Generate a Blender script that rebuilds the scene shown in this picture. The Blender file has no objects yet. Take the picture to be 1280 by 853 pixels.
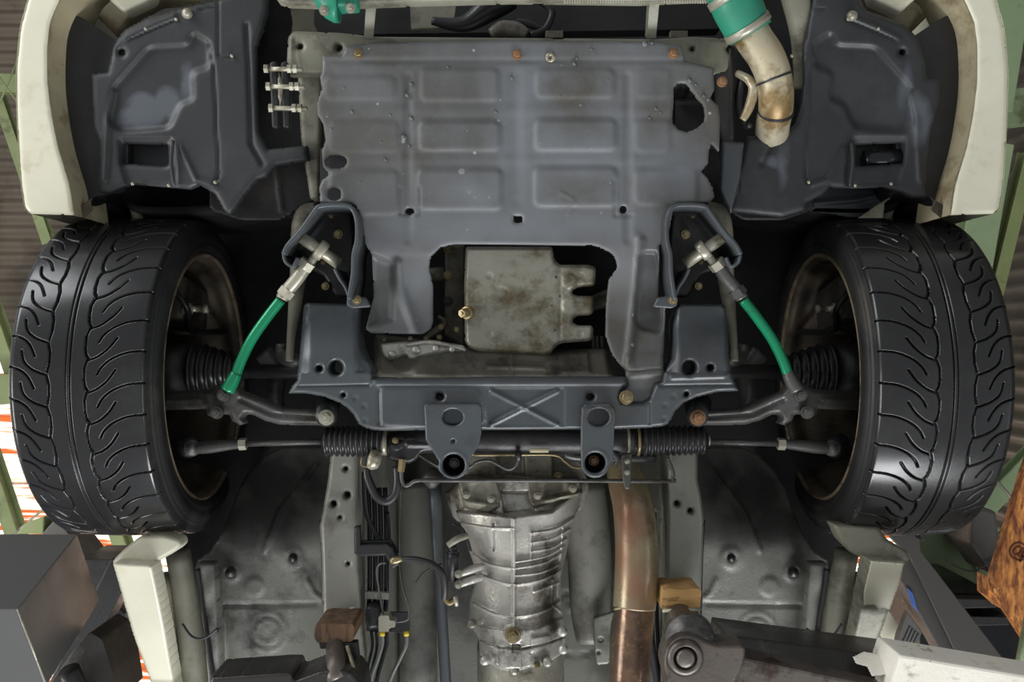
import bpy, bmesh, math, random
import numpy as np
from mathutils import Vector, Matrix

# ------------------------------------------------------------------ camera, sky, lights, exposure
F, CX, CY, H = 1163.0, 640.0, 426.5, 0.35
SC = bpy.context.scene
COL = SC.collection
cam = bpy.data.objects.new('camera', bpy.data.cameras.new('camera'))
COL.objects.link(cam)
cam.data.sensor_width = 36.0
cam.data.lens = F / 1280.0 * 36.0
cam.data.clip_start = 0.02
cam.location = (0, 0, H)
cam.rotation_euler = (math.pi, 0, 0)          # lies on the floor of the bay and looks straight up
SC.camera = cam

world = bpy.data.worlds.new('world')
SC.world = world
world.use_nodes = True
wb = world.node_tree.nodes['Background']
wb.inputs[0].default_value = (0.95, 0.975, 1.0, 1)
wb.inputs[1].default_value = 0.34

def area(name, loc, target, sx, sy, power, color):
    l = bpy.data.lights.new(name, 'AREA')
    l.shape = 'RECTANGLE'; l.size = sx; l.size_y = sy; l.energy = power; l.color = color
    o = bpy.data.objects.new(name, l); COL.objects.link(o)
    o.location = loc
    o.rotation_euler = (Vector(target) - Vector(loc)).to_track_quat('-Z', 'Y').to_euler()
    return o
area('doorway_light', (0.6, 4.2, 0.25), (0.1, 0.2, 1.8), 3.6, 1.4, 215, (0.97, 0.985, 1.0))
area('side_window_light', (-3.6, 0.9, 0.5), (0.1, 0.1, 1.8), 1.8, 1.3, 62, (1.0, 0.97, 0.93))
area('side_bay_light', (3.6, 0.9, 0.3), (0.0, 0.1, 1.8), 1.8, 1.3, 52, (0.92, 0.97, 1.0))
area('front_bay_light', (-3.0, -2.2, 0.9), (-0.4, 0.0, 1.9), 2.4, 1.4, 70, (0.96, 0.98, 1.0))
sun = bpy.data.lights.new('sun', 'SUN'); sun.energy = 6.0; sun.angle = 0.01; sun.color = (1.0, 0.93, 0.8)
so = bpy.data.objects.new('sun', sun); COL.objects.link(so); so.rotation_euler = (0.15, -0.25, 0)

SC.view_settings.view_transform = 'Standard'
SC.view_settings.look = 'None'
SC.view_settings.exposure = 0.18
SC.view_settings.gamma = 1.0
SC.view_settings.use_curve_mapping = False

# ------------------------------------------------------------------ materials
def lin(c):
    return tuple(((v/255)/12.92 if v/255 <= 0.04045 else (((v/255)+0.055)/1.055)**2.4) for v in c) + (1,)

def mat(name, c1, c2=None, rough=0.5, metal=0.0, scale=18, dirt=None, dscale=7, damt=0.5, bump=0.15,
        bscale=160, spots=None, sscale=45, samt=0.08, rvar=0.15, trans=0, coat=0.0, stretch=None, zones=None, zcol=None, zsoft=0.03, znoise=0.05, zrough=None):
    m = bpy.data.materials.new(name); m.use_nodes = True
    nt = m.node_tree; N = nt.nodes; L = nt.links; N.clear()
    out = N.new('ShaderNodeOutputMaterial'); bs = N.new('ShaderNodeBsdfPrincipled')
    L.new(bs.outputs[0], out.inputs[0])
    tc = N.new('ShaderNodeTexCoord'); vec = tc.outputs['Object']
    if stretch:
        mp = N.new('ShaderNodeMapping'); mp.inputs['Scale'].default_value = stretch
        L.new(vec, mp.inputs[0]); vec = mp.outputs[0]
    def noise(s, det=6, ro=0.6):
        n = N.new('ShaderNodeTexNoise'); n.inputs['Scale'].default_value = s
        n.inputs['Detail'].default_value = det; n.inputs['Roughness'].default_value = ro
        L.new(vec, n.inputs['Vector']); return n
    def ramp(src, a, b):
        r = N.new('ShaderNodeMapRange'); r.inputs[1].default_value = a; r.inputs[2].default_value = b
        L.new(src, r.inputs[0]); return r.outputs[0]
    def mix(f, a, b):
        x = N.new('ShaderNodeMix'); x.data_type = 'RGBA'
        L.new(f, x.inputs[0])
        for i, v in ((6, a), (7, b)):
            if isinstance(v, tuple): x.inputs[i].default_value = v
            else: L.new(v, x.inputs[i])
        return x.outputs[2]
    c1 = lin(c1); c2 = lin(c2) if c2 else tuple(v*0.75 for v in c1[:3]) + (1,)
    n1 = noise(scale)
    col = mix(ramp(n1.outputs[0], 0.35, 0.65), c1, c2)
    if dirt:
        n2 = noise(dscale, 8, 0.68)
        col = mix(ramp(n2.outputs[0], 0.62 - 0.25*damt, 0.72 - 0.2*damt), col, lin(dirt))
    if spots:
        v = N.new('ShaderNodeTexVoronoi'); v.inputs['Scale'].default_value = sscale; v.inputs['Randomness'].default_value = 1
        L.new(vec, v.inputs['Vector'])
        n4 = noise(sscale*0.22, 2)
        ml = N.new('ShaderNodeMath'); ml.operation = 'MULTIPLY'; ml.inputs[1].default_value = samt*5
        pw = N.new('ShaderNodeMath'); pw.operation = 'POWER'; pw.inputs[1].default_value = 3
        L.new(n4.outputs[0], pw.inputs[0]); L.new(pw.outputs[0], ml.inputs[0])
        lt = N.new('ShaderNodeMath'); lt.operation = 'LESS_THAN'
        L.new(v.outputs['Distance'], lt.inputs[0]); L.new(ml.outputs[0], lt.inputs[1])
        col = mix(lt.outputs[0], col, lin(spots))
    zf = None
    if zones:     # patches of dust or tar with a place of their own (centre, radii in metres)
        nz = N.new('ShaderNodeTexNoise'); nz.inputs['Scale'].default_value = 14; nz.inputs['Detail'].default_value = 5
        L.new(tc.outputs['Object'], nz.inputs['Vector'])
        w1 = N.new('ShaderNodeVectorMath'); w1.operation = 'MULTIPLY_ADD'
        w1.inputs[1].default_value = (znoise*2,)*3; w1.inputs[2].default_value = (-znoise,)*3
        L.new(nz.outputs['Color'], w1.inputs[0])
        w2 = N.new('ShaderNodeVectorMath'); w2.operation = 'ADD'
        L.new(w1.outputs[0], w2.inputs[0]); L.new(tc.outputs['Object'], w2.inputs[1])
        for (cc, rr3) in zones:
            sb = N.new('ShaderNodeVectorMath'); sb.operation = 'SUBTRACT'; sb.inputs[1].default_value = cc; L.new(w2.outputs[0], sb.inputs[0])
            dv = N.new('ShaderNodeVectorMath'); dv.operation = 'DIVIDE'; dv.inputs[1].default_value = rr3; L.new(sb.outputs[0], dv.inputs[0])
            ln = N.new('ShaderNodeVectorMath'); ln.operation = 'LENGTH'; L.new(dv.outputs[0], ln.inputs[0])
            k = zsoft/min(rr3[0], rr3[1]); f = ramp(ln.outputs['Value'], 1+k, 1-k)
            if zf is None: zf = f
            else:
                mx = N.new('ShaderNodeMath'); mx.operation = 'MAXIMUM'; L.new(zf, mx.inputs[0]); L.new(f, mx.inputs[1]); zf = mx.outputs[0]
        col = mix(zf, col, lin(zcol))
    if isinstance(col, tuple): bs.inputs['Base Color'].default_value = col
    else: L.new(col, bs.inputs['Base Color'])
    n3 = noise(bscale, 4)
    rr = N.new('ShaderNodeMapRange'); rr.inputs[1].default_value = 0.3; rr.inputs[2].default_value = 0.7
    rr.inputs[3].default_value = max(0.03, rough - rvar); rr.inputs[4].default_value = min(1, rough + rvar)
    L.new(n1.outputs[0], rr.inputs[0]); L.new(rr.outputs[0], bs.inputs['Roughness'])
    bs.inputs['Metallic'].default_value = metal
    if coat: bs.inputs['Coat Weight'].default_value = coat; bs.inputs['Coat Roughness'].default_value = 0.15
    if bump:
        b = N.new('ShaderNodeBump'); b.inputs['Strength'].default_value = bump; b.inputs['Distance'].default_value = 0.003
        L.new(n3.outputs[0], b.inputs['Height']); L.new(b.outputs[0], bs.inputs['Normal'])
    return m

M = {}
def Z(px, py, d): return ((px-CX)*d/F, (py-CY)*d/F, H+d)
TZ = [(Z(648,170,1.53),(.035,.16,.3)), (Z(720,195,1.53),(.10,.035,.3)), (Z(660,285,1.53),(.20,.022,.3)), (Z(780,180,1.53),(.022,.12,.3)), (Z(850,210,1.53),(.05,.04,.3)), (Z(515,370,1.53),(.02,.04,.3)), (Z(600,238,1.53),(.05,.03,.3))]
LZ = [(Z(178,140,1.58),(.036,.032,.2)), (Z(208,128,1.58),(.03,.03,.2)), (Z(235,100,1.58),(.012,.03,.2)), (Z(980,205,1.58),(.008,.03,.2)), (Z(968,198,1.58),(.014,.012,.2)), (Z(1150,150,1.58),(.018,.04,.2)), (Z(1130,110,1.58),(.008,.03,.2))]
FZ = [(Z(x,y,1.75),r) for (x0,y,r) in ((330,618,(.075,.07,.5)),(312,655,(.06,.07,.5)),(380,600,(.05,.05,.5)),(352,640,(.06,.05,.5)),(296,680,(.04,.05,.5))) for x in (x0,1280-x0)]+[(Z(985,660,1.75),(.05,.06,.5))]
M['tray'] = mat('tray_paint', (102,103,104), (84,84,82), 0.52, 0.12, 8, (82,79,72), 4.5, 0.55, 0.14, 90, (150,150,150), 38, 0.09, zones=TZ, zcol=(117,121,126), zsoft=.04, znoise=.05)
M['primer'] = mat('subframe_paint', (80,85,88), (69,73,76), 0.38, 0.3, 8, (70,70,70), 6, 0.4, 0.08, 120, rvar=0.1)
M['beige'] = mat('aged_body_paint', (136,135,120), (116,114,100), 0.5, 0, 10, (84,80,68), 9, 0.45, 0.15)
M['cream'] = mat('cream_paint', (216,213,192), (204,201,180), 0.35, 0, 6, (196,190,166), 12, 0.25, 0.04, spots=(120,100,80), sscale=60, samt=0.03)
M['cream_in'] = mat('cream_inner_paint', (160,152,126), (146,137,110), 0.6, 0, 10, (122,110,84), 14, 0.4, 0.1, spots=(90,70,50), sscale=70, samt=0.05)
M['liner'] = mat('liner_plastic', (46,47,49), (39,40,42), 0.5, 0, 7, (56,58,61), 3.2, 0.3, 0.12, 110, zones=LZ, zcol=(80,85,91), zsoft=.006, znoise=.03)
M['black'] = mat('black_steel', (38,38,40), (30,30,31), 0.45, 0.1, 10, (52,50,46), 8, 0.4, 0.2)
M['gloss'] = mat('gloss_black_paint', (30,31,34), (24,25,27), 0.22, 0.2, 10, bump=0.08)
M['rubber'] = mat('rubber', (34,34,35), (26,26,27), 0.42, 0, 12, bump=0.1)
M['tyre'] = mat('tyre_rubber', (36,36,37), (29,29,30), 0.24, 0, 7, (42,42,42), 5, 0.4, 0.03, 500, spots=(120,120,115), sscale=70, samt=0.015, rvar=0.10)
M['tyre_side'] = mat('tyre_sidewall', (34,34,34), (28,28,28), 0.48, 0, 14, (50,47,42), 10, 0.3, 0.1, 300)
M['rim'] = mat('rim_dirty', (104,94,78), (84,75,62), 0.5, 0.4, 12, (56,50,44), 9, 0.55, 0.12)
M['lip'] = mat('rim_lip', (150,136,114), (124,108,88), 0.4, 0.5, 12, (80,66,52), 20, 0.4, 0.1)
M['engine_alu'] = mat('cast_aluminium_dirty', (148,146,134), (120,117,104), 0.48, 0.35, 14, (80,75,62), 10, 0.5, 0.3, 140, (60,56,48), 50, 0.05)
M['gearbox'] = mat('cast_aluminium', (194,192,184), (168,165,156), 0.36, 0.5, 12, (96,91,80), 11, 0.48, 0.3, 180, (70,66,58), 60, 0.05)
M['pan'] = mat('oil_pan_metal', (150,148,136), (126,123,108), 0.44, 0.4, 11, (88,80,60), 11, 0.60, 0.25, 110, (70,64,50), 40, 0.07)
M['block'] = mat('engine_block_grime', (118,115,102), (94,91,80), 0.55, 0.25, 16, (56,53,47), 9, 0.5, 0.4, 90)
M['green'] = mat('green_anodised', (26,140,96), (20,118,80), 0.25, 0.25, 9, (30,90,66), 24, 0.2, 0.04, rvar=0.08)
M['silicone'] = mat('green_silicone', (44,136,108), (36,118,94), 0.42, 0, 14, bump=0.06)
M['zinc'] = mat('zinc_plated', (168,165,150), (146,142,126), 0.42, 0.45, 25, (116,108,88), 20, 0.35, 0.1)
M['brass'] = mat('yellow_zinc', (150,138,104), (122,106,76), 0.36, 0.6, 25, bump=0.1)
M['rust'] = mat('rusty_bolt', (142,108,78), (110,80,56), 0.55, 0.3, 40, bump=0.3)
M['pipe'] = mat('intercooler_pipe', (196,190,170), (180,168,136), 0.38, 0.4, 10, (126,104,66), 9, 0.5, 0.12)
M['exhaust'] = mat('exhaust_steel', (150,140,112), (126,116,90), 0.32, 0.35, 9, (112,90,70), 8, 0.38, 0.12, rvar=0.12, zones=[((.195,.30,1.97),(.022,.04,.2)),((.215,.41,1.94),(.012,.028,.2)),((.185,.36,1.94),(.012,.03,.2))], zcol=(128,84,64), zsoft=.02, znoise=.02)
M['exhaust_hot'] = mat('exhaust_tinted', (108,86,72), (88,72,62), 0.24, 0.55, 16, (140,112,84), 9, 0.5, 0.12, spots=(206,130,60), sscale=90, samt=0.12)
M['rail'] = mat('rail_underseal', (142,142,132), (124,124,115), 0.40, 0.15, 7, (88,86,78), 6, 0.4, 0.12, 200)
M['floorpan'] = mat('floor_underseal', (132,132,125), (114,114,107), 0.40, 0.05, 6, (64,64,61), 5.5, 0.35, 0.3, 260, (130,132,132), 90, 0.02, zones=FZ, zcol=(50,50,47), zsoft=.035, znoise=.06)
M['wheelhouse'] = mat('wheelhouse_underseal', (56,56,54), (40,40,39), 0.36, 0.05, 9, (24,24,25), 5, 0.55, 0.5, 220, (150,152,152), 110, 0.02)
M['tunnel'] = mat('tunnel_paint', (100,100,92), (86,86,79), 0.5, 0.05, 5, (62,62,58), 5, 0.4, 0.15)
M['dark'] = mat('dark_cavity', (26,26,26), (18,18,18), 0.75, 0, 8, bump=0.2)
M['arm'] = mat('forged_arm', (86,85,84), (70,69,66), 0.42, 0.35, 12, (52,48,42), 14, 0.4, 0.3)
M['boot'] = mat('rubber_boot', (36,36,37), (28,28,29), 0.32, 0, 14, bump=0.06)
M['wood'] = mat('pale_wood', (186,150,96), (164,126,74), 0.6, 0, 8, (120,88,50), 14, 0.35, 0.3, stretch=(1,6,6))
M['wood_dark'] = mat('oily_wood', (112,84,60), (84,60,42), 0.42, 0, 8, (46,36,28), 12, 0.45, 0.3, stretch=(6,1,6))
M['lift_grey'] = mat('lift_grey_paint', (92,92,92), (84,84,84), 0.40, 0.2, 5, bump=0.05)
M['lift_white'] = mat('lift_white_paint', (242,238,226), (228,222,208), 0.5, 0, 8, (160,148,128), 22, 0.22, 0.2, spots=(120,104,84), sscale=50, samt=0.08)
M['lift_oily'] = mat('lift_oily_steel', (58,56,54), (44,42,40), 0.38, 0.3, 8, (90,88,86), 10, 0.35, 0.25)
M['iron_pad'] = mat('lift_pad_steel', (110,104,98), (88,80,74), 0.42, 0.5, 20, (64,52,46), 16, 0.4, 0.2)
M['blue'] = mat('blue_tape', (62,96,168), (50,80,150), 0.5, 0, bump=0)
M['green_steel'] = mat('green_steel', (136,146,98), (118,130,86), 0.5, 0, 3, (96,98,66), 5, 0.3, 0.05)
M['green_pale'] = mat('pale_green_steel', (154,172,134), (136,156,118), 0.5, 0, 3, (104,108,78), 5, 0.25, 0.05)
M['osb'] = mat('osb_board', (222,150,76), (122,62,30), 0.6, 0, 60, (110,56,28), 75, 0.55, 0.4, 60, (232,182,112), 75, 0.16, stretch=(1,.3,.8))
M['osb_ink'] = mat('stencil_ink', (96,44,26), (80,36,22), 0.6, bump=0)
M['beam_grey'] = mat('beam_grey_paint', (70,68,65), (62,60,58), 0.45, 0.15, 5, bump=0.05)
M['yellow'] = mat('yellow_collar', (206,184,40), (190,166,30), 0.5, bump=0)
M['pipe_grey'] = mat('coated_pipe', (122,126,120), (100,104,98), 0.35, 0.4, 12, (76,74,68), 14, 0.35, 0.05)
M['roof'] = mat('roof_sheet_metal', (118,106,92), (100,90,78), 0.6, 0.1, 1.5, (78,70,60), 1.2, 0.45, 0.05)
M['wall_sheet'] = mat('wall_sheet_metal', (98,94,84), (82,78,70), 0.55, 0.2, 1.5, (60,56,50), 1.6, 0.45, 0.05)
M['label_beige'] = mat('paper_label', (170,160,130), (150,140,110), 0.6, bump=0)
M['brake'] = mat('brake_metal', (96,92,84), (70,66,60), 0.5, 0.4, 16, (48,42,38), 12, 0.5, 0.2)
M['ext'] = mat('plastic_grey', (90,88,84), (80,78,74), 0.5, bump=0.05)
# translucent sheet lit by the sun above it
m = bpy.data.materials.new('translucent_roof_sheet'); m.use_nodes = True
nt = m.node_tree; nt.nodes.clear()
o_ = nt.nodes.new('ShaderNodeOutputMaterial'); t_ = nt.nodes.new('ShaderNodeBsdfTranslucent'); nt.links.new(t_.outputs[0], o_.inputs[0])
tc_ = nt.nodes.new('ShaderNodeTexCoord'); mp_ = nt.nodes.new('ShaderNodeMapping'); mp_.inputs['Scale'].default_value = (0.6, 13, 1)
n_ = nt.nodes.new('ShaderNodeTexNoise'); n_.inputs['Scale'].default_value = 3; n_.inputs['Detail'].default_value = 6
r_ = nt.nodes.new('ShaderNodeValToRGB')
e = r_.color_ramp.elements; e[0].position = 0.47; e[0].color = (1, 0.95, 0.86, 1); e[1].position = 0.57; e[1].color = (0.42, 0.10, 0.03, 1)
nt.links.new(tc_.outputs['Object'], mp_.inputs[0]); nt.links.new(mp_.outputs[0], n_.inputs['Vector'])
nt.links.new(n_.outputs[0], r_.inputs[0]); nt.links.new(r_.outputs[0], t_.inputs[0])
M['skylight'] = m

# ------------------------------------------------------------------ helpers
def W(px, py, d): return Vector(((px-CX)*d/F, (py-CY)*d/F, H+d))
def WA(X, Y, D): return np.stack([(X-CX)*D/F, (Y-CY)*D/F, H+D], -1)

def wloc(o):
    p = Vector((0, 0, 0))
    while o is not None: p = p+o.location; o = o.parent
    return p

def mk(name, verts, faces, material, parent=None, smooth=True, label=None, kind=None):
    me = bpy.data.meshes.new(name)
    me.from_pydata([tuple(v) for v in verts], [], [tuple(f) for f in faces])
    me.materials.append(M[material] if isinstance(material, str) else material)
    if smooth: me.polygons.foreach_set('use_smooth', [True]*len(me.polygons))
    me.update()
    o = bpy.data.objects.new(name, me); COL.objects.link(o)
    if parent is not None:
        o.parent = parent
        o.location = -wloc(parent)
    if label: o['label'] = label
    if kind: o['kind'] = kind
    return o

def empty(name, loc, label, cat, group=None):
    o = bpy.data.objects.new(name, None); COL.objects.link(o); o.location = loc
    o.empty_display_size = 0.05
    o['label'] = label; o['category'] = cat
    if group: o['group'] = group
    return o
def tag(o, label, cat, group=None):
    o['label'] = label; o['category'] = cat
    if group: o['group'] = group
    return o

def mir(pts): return [(1280-p[0],) + tuple(p[1:]) for p in pts]
def side(pts, s): return pts if s < 0 else mir(pts)
def sx(x, s): return x if s < 0 else 1280-x

def circ(cx, cy, rx, ry=None, n=20):
    ry = ry or rx
    return [(cx+rx*math.cos(2*math.pi*i/n), cy+ry*math.sin(2*math.pi*i/n)) for i in range(n)]
def rnd(poly, r=5, n=4):
    out = []; k = len(poly)
    for i in range(k):
        p = np.array(poly[i][:2], float); rr = poly[i][2] if len(poly[i]) > 2 else r
        a = np.array(poly[i-1][:2], float); b = np.array(poly[(i+1) % k][:2], float)
        da = a-p; db = b-p; la = np.hypot(*da); lb = np.hypot(*db)
        q = min(rr, la*0.45, lb*0.45)
        if q < 0.3: out.append(tuple(p)); continue
        A = p+da/la*q; B = p+db/lb*q
        for t in np.linspace(0, 1, n+1):
            out.append(tuple((1-t)**2*A + 2*t*(1-t)*p + t*t*B))
    return out
def spl(pts, n=6, closed=False):
    P = np.array(pts, float); k = len(P); out = []
    rng = range(k) if closed else range(k-1)
    for i in rng:
        if closed: p0, p1, p2, p3 = P[i-1], P[i], P[(i+1) % k], P[(i+2) % k]
        else: p0, p1, p2, p3 = P[max(i-1, 0)], P[i], P[i+1], P[min(i+2, k-1)]
        for t in np.linspace(0, 1, n, endpoint=False):
            out.append(0.5*((2*p1)+(-p0+p2)*t+(2*p0-5*p1+4*p2-p3)*t*t+(-p0+3*p1-3*p2+p3)*t**3))
    if not closed: out.append(P[-1])
    return [tuple(v) for v in out]
def ss(t): t = np.clip(t, 0, 1); return t*t*(3-2*t)

def sdf(X, Y, loops):
    X = X.ravel(); Y = Y.ravel()
    best = np.full(X.shape, 1e18); bx = X.copy(); by = Y.copy(); ins = np.zeros(X.shape, bool)
    for poly in loops:
        k = len(poly)
        for i in range(k):
            ax, ay = poly[i][:2]; cx, cy = poly[(i+1) % k][:2]
            ex, ey = cx-ax, cy-ay; l2 = ex*ex+ey*ey
            if l2 < 1e-12: continue
            t = np.clip(((X-ax)*ex+(Y-ay)*ey)/l2, 0, 1)
            qx = ax+t*ex; qy = ay+t*ey
            dd = (X-qx)**2+(Y-qy)**2
            mk_ = dd < best
            best = np.where(mk_, dd, best); bx = np.where(mk_, qx, bx); by = np.where(mk_, qy, by)
            if ey != 0:
                c = ((ay > Y) != (cy > Y)) & (X < ex*(Y-ay)/ey+ax)
                ins ^= c
    s = np.sqrt(best)
    return np.where(ins, -s, s), bx, by
def dline(X, Y, pts):
    best = np.full(X.shape, 1e18)
    for i in range(len(pts)-1):
        ax, ay = pts[i][:2]; cx, cy = pts[i+1][:2]; ex, ey = cx-ax, cy-ay; l2 = ex*ex+ey*ey+1e-12
        t = np.clip(((X-ax)*ex+(Y-ay)*ey)/l2, 0, 1)
        best = np.minimum(best, (X-ax-t*ex)**2+(Y-ay-t*ey)**2)
    return np.sqrt(best)

# relief functions: h in mm, positive = towards the viewer below
def E_poly(poly, h, s=4): return lambda X, Y, sd: -h/1000*ss(0.5-sdf(X, Y, [poly])[0]/s)
def E_rect(x0, y0, x1, y1, h, r=7, s=5): return E_poly(rnd([(x0,y0),(x1,y0),(x1,y1),(x0,y1)], r), h, s)
def E_disc(cx, cy, r, h, s=2): return lambda X, Y, sd: -h/1000*ss(0.5-(np.hypot(X-cx, Y-cy)-r)/s)
def E_ring(cx, cy, r, w, h): return lambda X, Y, sd: -h/1000*ss(1-np.abs(np.hypot(X-cx, Y-cy)-r)/w)
def E_line(pts, w, h): return lambda X, Y, sd: -h/1000*ss(1-dline(X, Y, pts)/w)
def E_roll(w, h): return lambda X, Y, sd: h/1000*np.clip(1+sd/w, 0, 1)**2
def E_dents(a, s=30, seed=0):
    def f(X, Y, sd):
        r = np.random.RandomState(seed); z = 0*X
        for k in range(7):
            th = r.rand()*6.28; q = s*(0.5+r.rand())
            z = z+np.sin((X*math.cos(th)+Y*math.sin(th))/q+r.rand()*6.28)
        return z*a/1000/7
    return f

def sheet(name, loops, d, material, parent, res=3.0, emb=(), thick=0.003, label=None, dfun=None, smooth=True):
    if not isinstance(loops[0][0], (tuple, list, np.ndarray)): loops = [loops]
    O = np.array([p[:2] for p in loops[0]])
    xs = np.arange(O[:,0].min()-res, O[:,0].max()+2*res, res); ys = np.arange(O[:,1].min()-res, O[:,1].max()+2*res, res)
    X, Y = np.meshgrid(xs, ys); ny, nx = X.shape
    sd, bx, by = sdf(X, Y, loops)
    cxs, cys = np.meshgrid(xs[:-1]+res/2, ys[:-1]+res/2)
    keep = (sdf(cxs, cys, loops)[0] < 0).reshape(ny-1, nx-1)
    X = X.ravel(); Y = Y.ravel()
    sn = sd > -0.45*res
    X = np.where(sn, bx, X); Y = np.where(sn, by, Y); sd = np.where(sn, 0, sd)
    D = np.full(X.shape, float(d)) if dfun is None else dfun(X, Y)+0*X
    for e in emb: D = D+e(X, Y, sd)
    V = WA(X, Y, D)
    idx = np.arange(ny*nx).reshape(ny, nx)
    jj, ii = np.nonzero(keep)
    faces = np.stack([idx[jj,ii], idx[jj+1,ii], idx[jj+1,ii+1], idx[jj,ii+1]], 1)
    kp = np.pad(keep, 1)
    wl = []
    for dj, di, a, b in ((0,-1,(0,0),(1,0)), (0,1,(1,1),(0,1)), (-1,0,(0,1),(0,0)), (1,0,(1,0),(1,1))):
        mm = keep & ~kp[1+dj:1+dj+ny-1, 1+di:1+di+nx-1]
        j2, i2 = np.nonzero(mm)
        wl.append(np.stack([idx[j2+a[0], i2+a[1]], idx[j2+b[0], i2+b[1]]], 1))
    wl = np.concatenate(wl)
    used = np.unique(faces); remap = -np.ones(ny*nx, int); remap[used] = np.arange(len(used))
    V2 = V[used]; faces = remap[faces]; wl = remap[wl]
    bv = np.unique(wl); rb = -np.ones(len(used), int); rb[bv] = np.arange(len(bv))+len(used)
    VB = V2[bv].copy(); VB[:,2] += thick
    wf = np.stack([wl[:,0], rb[wl[:,0]], rb[wl[:,1]], wl[:,1]], 1)
    return mk(name, np.concatenate([V2, VB]).tolist(), faces.tolist()+wf.tolist(), material, parent, smooth, label)

def ring_faces(nr, seg, cap=True):
    f = []
    for i in range(nr-1):
        for j in range(seg):
            k = (j+1) % seg
            f.append((i*seg+j, i*seg+k, (i+1)*seg+k, (i+1)*seg+j))
    if cap:
        f.append(tuple(range(seg-1, -1, -1))); f.append(tuple((nr-1)*seg+j for j in range(seg)))
    return f
def tube_v(pts, r, seg):
    P = [Vector(p) for p in pts]; V = []; prev = None
    for i, p in enumerate(P):
        t = (P[min(i+1, len(P)-1)]-P[max(i-1, 0)])
        if t.length < 1e-9: t = Vector((0,0,1))
        t.normalize()
        if prev is None:
            n = t.orthogonal().normalized()
        else:
            n = (prev-t*prev.dot(t)); n = n.normalized() if n.length > 1e-6 else t.orthogonal().normalized()
        prev = n; b = t.cross(n)
        rr = r[i] if hasattr(r, '__len__') else r
        for j in range(seg):
            a = 2*math.pi*j/seg
            V.append(p+(n*math.cos(a)+b*math.sin(a))*rr)
    return V
def tube(name, pts, material, parent, seg=12, n=6, label=None, smooth=True, kind=None, relief=None):
    """pts: (px, py, depth, width_px)"""
    q = spl(pts, n) if n > 1 and len(pts) > 2 else pts
    P = [W(p[0], p[1], p[2]) for p in q]; R = [max(p[3], .2)/2*p[2]/F for p in q]
    return mk(name, tube_v(P, R, seg), ring_faces(len(P), seg), material, parent, smooth, label, kind)
def lathe(name, p0, p1, prof, material, parent, seg=24, label=None, smooth=True):
    """axis p0->p1 in world; prof: (t 0..1, radius m)"""
    p0, p1 = Vector(p0), Vector(p1)
    ax = (p1-p0); t = ax.normalized(); n = t.orthogonal().normalized(); b = t.cross(n); V = []
    for (s, r) in prof:
        for j in range(seg):
            a = 2*math.pi*j/seg
            V.append(p0+ax*s+(n*math.cos(a)+b*math.sin(a))*max(r, 1e-5))
    return mk(name, V, ring_faces(len(prof), seg), material, parent, smooth, label)
def merge(*parts):
    V = []; Fc = []
    for v, f in parts:
        o = len(V); V += [tuple(x) for x in v]; Fc += [tuple(i+o for i in g) for g in f]
    return V, Fc
def lv(p0, p1, prof, seg):
    p0, p1 = Vector(p0), Vector(p1); ax = p1-p0; t = ax.normalized(); n = t.orthogonal().normalized(); b = t.cross(n)
    return [p0+ax*s+(n*math.cos(2*math.pi*j/seg)+b*math.sin(2*math.pi*j/seg))*max(r, 1e-5) for s, r in prof for j in range(seg)], ring_faces(len(prof), seg)
def bolt(px, py, d, rpx, material, parent, h=0.009, axis=None, label=None, name='bolt', up=0.004):
    """washer and hexagon head; axis defaults to straight down"""
    p = W(px, py, d); r = rpx*d/F; a = Vector(axis or (0,0,-1)).normalized()
    w = lv(p-a*up, p+a*h*0.3, [(0, r), (0.8, r), (1, r*0.93)], 20)
    hx = lv(p+a*h*0.28, p+a*h, [(0, r*0.72), (0.8, r*0.72), (1, r*0.6)], 6)
    c = lv(p+a*h*0.9, p+a*h*1.15, [(0, r*0.34), (1, r*0.3)], 10)
    V, Fc = merge(w, hx, c)
    return mk(name, V, Fc, material, parent, False, label)
def prism(name, poly, d0, d1, material, parent, bevel=0.002, label=None, smooth=False, seg=2):
    """outline in px seen at depth d0, extruded straight up to depth d1"""
    bm = bmesh.new()
    vs = [bm.verts.new(W(p[0], p[1], d0)) for p in poly]
    try: f = bm.faces.new(vs)
    except Exception: return None
    r = bmesh.ops.extrude_face_region(bm, geom=[f])
    nv = [v for v in r['geom'] if isinstance(v, bmesh.types.BMVert)]
    bmesh.ops.translate(bm, verts=nv, vec=(0, 0, d1-d0))
    bmesh.ops.recalc_face_normals(bm, faces=bm.faces)
    if bevel:
        bmesh.ops.bevel(bm, geom=list(bm.edges), offset=bevel, segments=seg, profile=0.6, affect='EDGES', clamp_overlap=True)
    me = bpy.data.meshes.new(name); bm.to_mesh(me); bm.free()
    me.materials.append(M[material])
    if smooth: me.polygons.foreach_set('use_smooth', [True]*len(me.polygons))
    o = bpy.data.objects.new(name, me); COL.objects.link(o)
    if parent is not None:
        o.parent = parent
        o.location = -wloc(parent)
    if label: o['label'] = label
    return o
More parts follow.
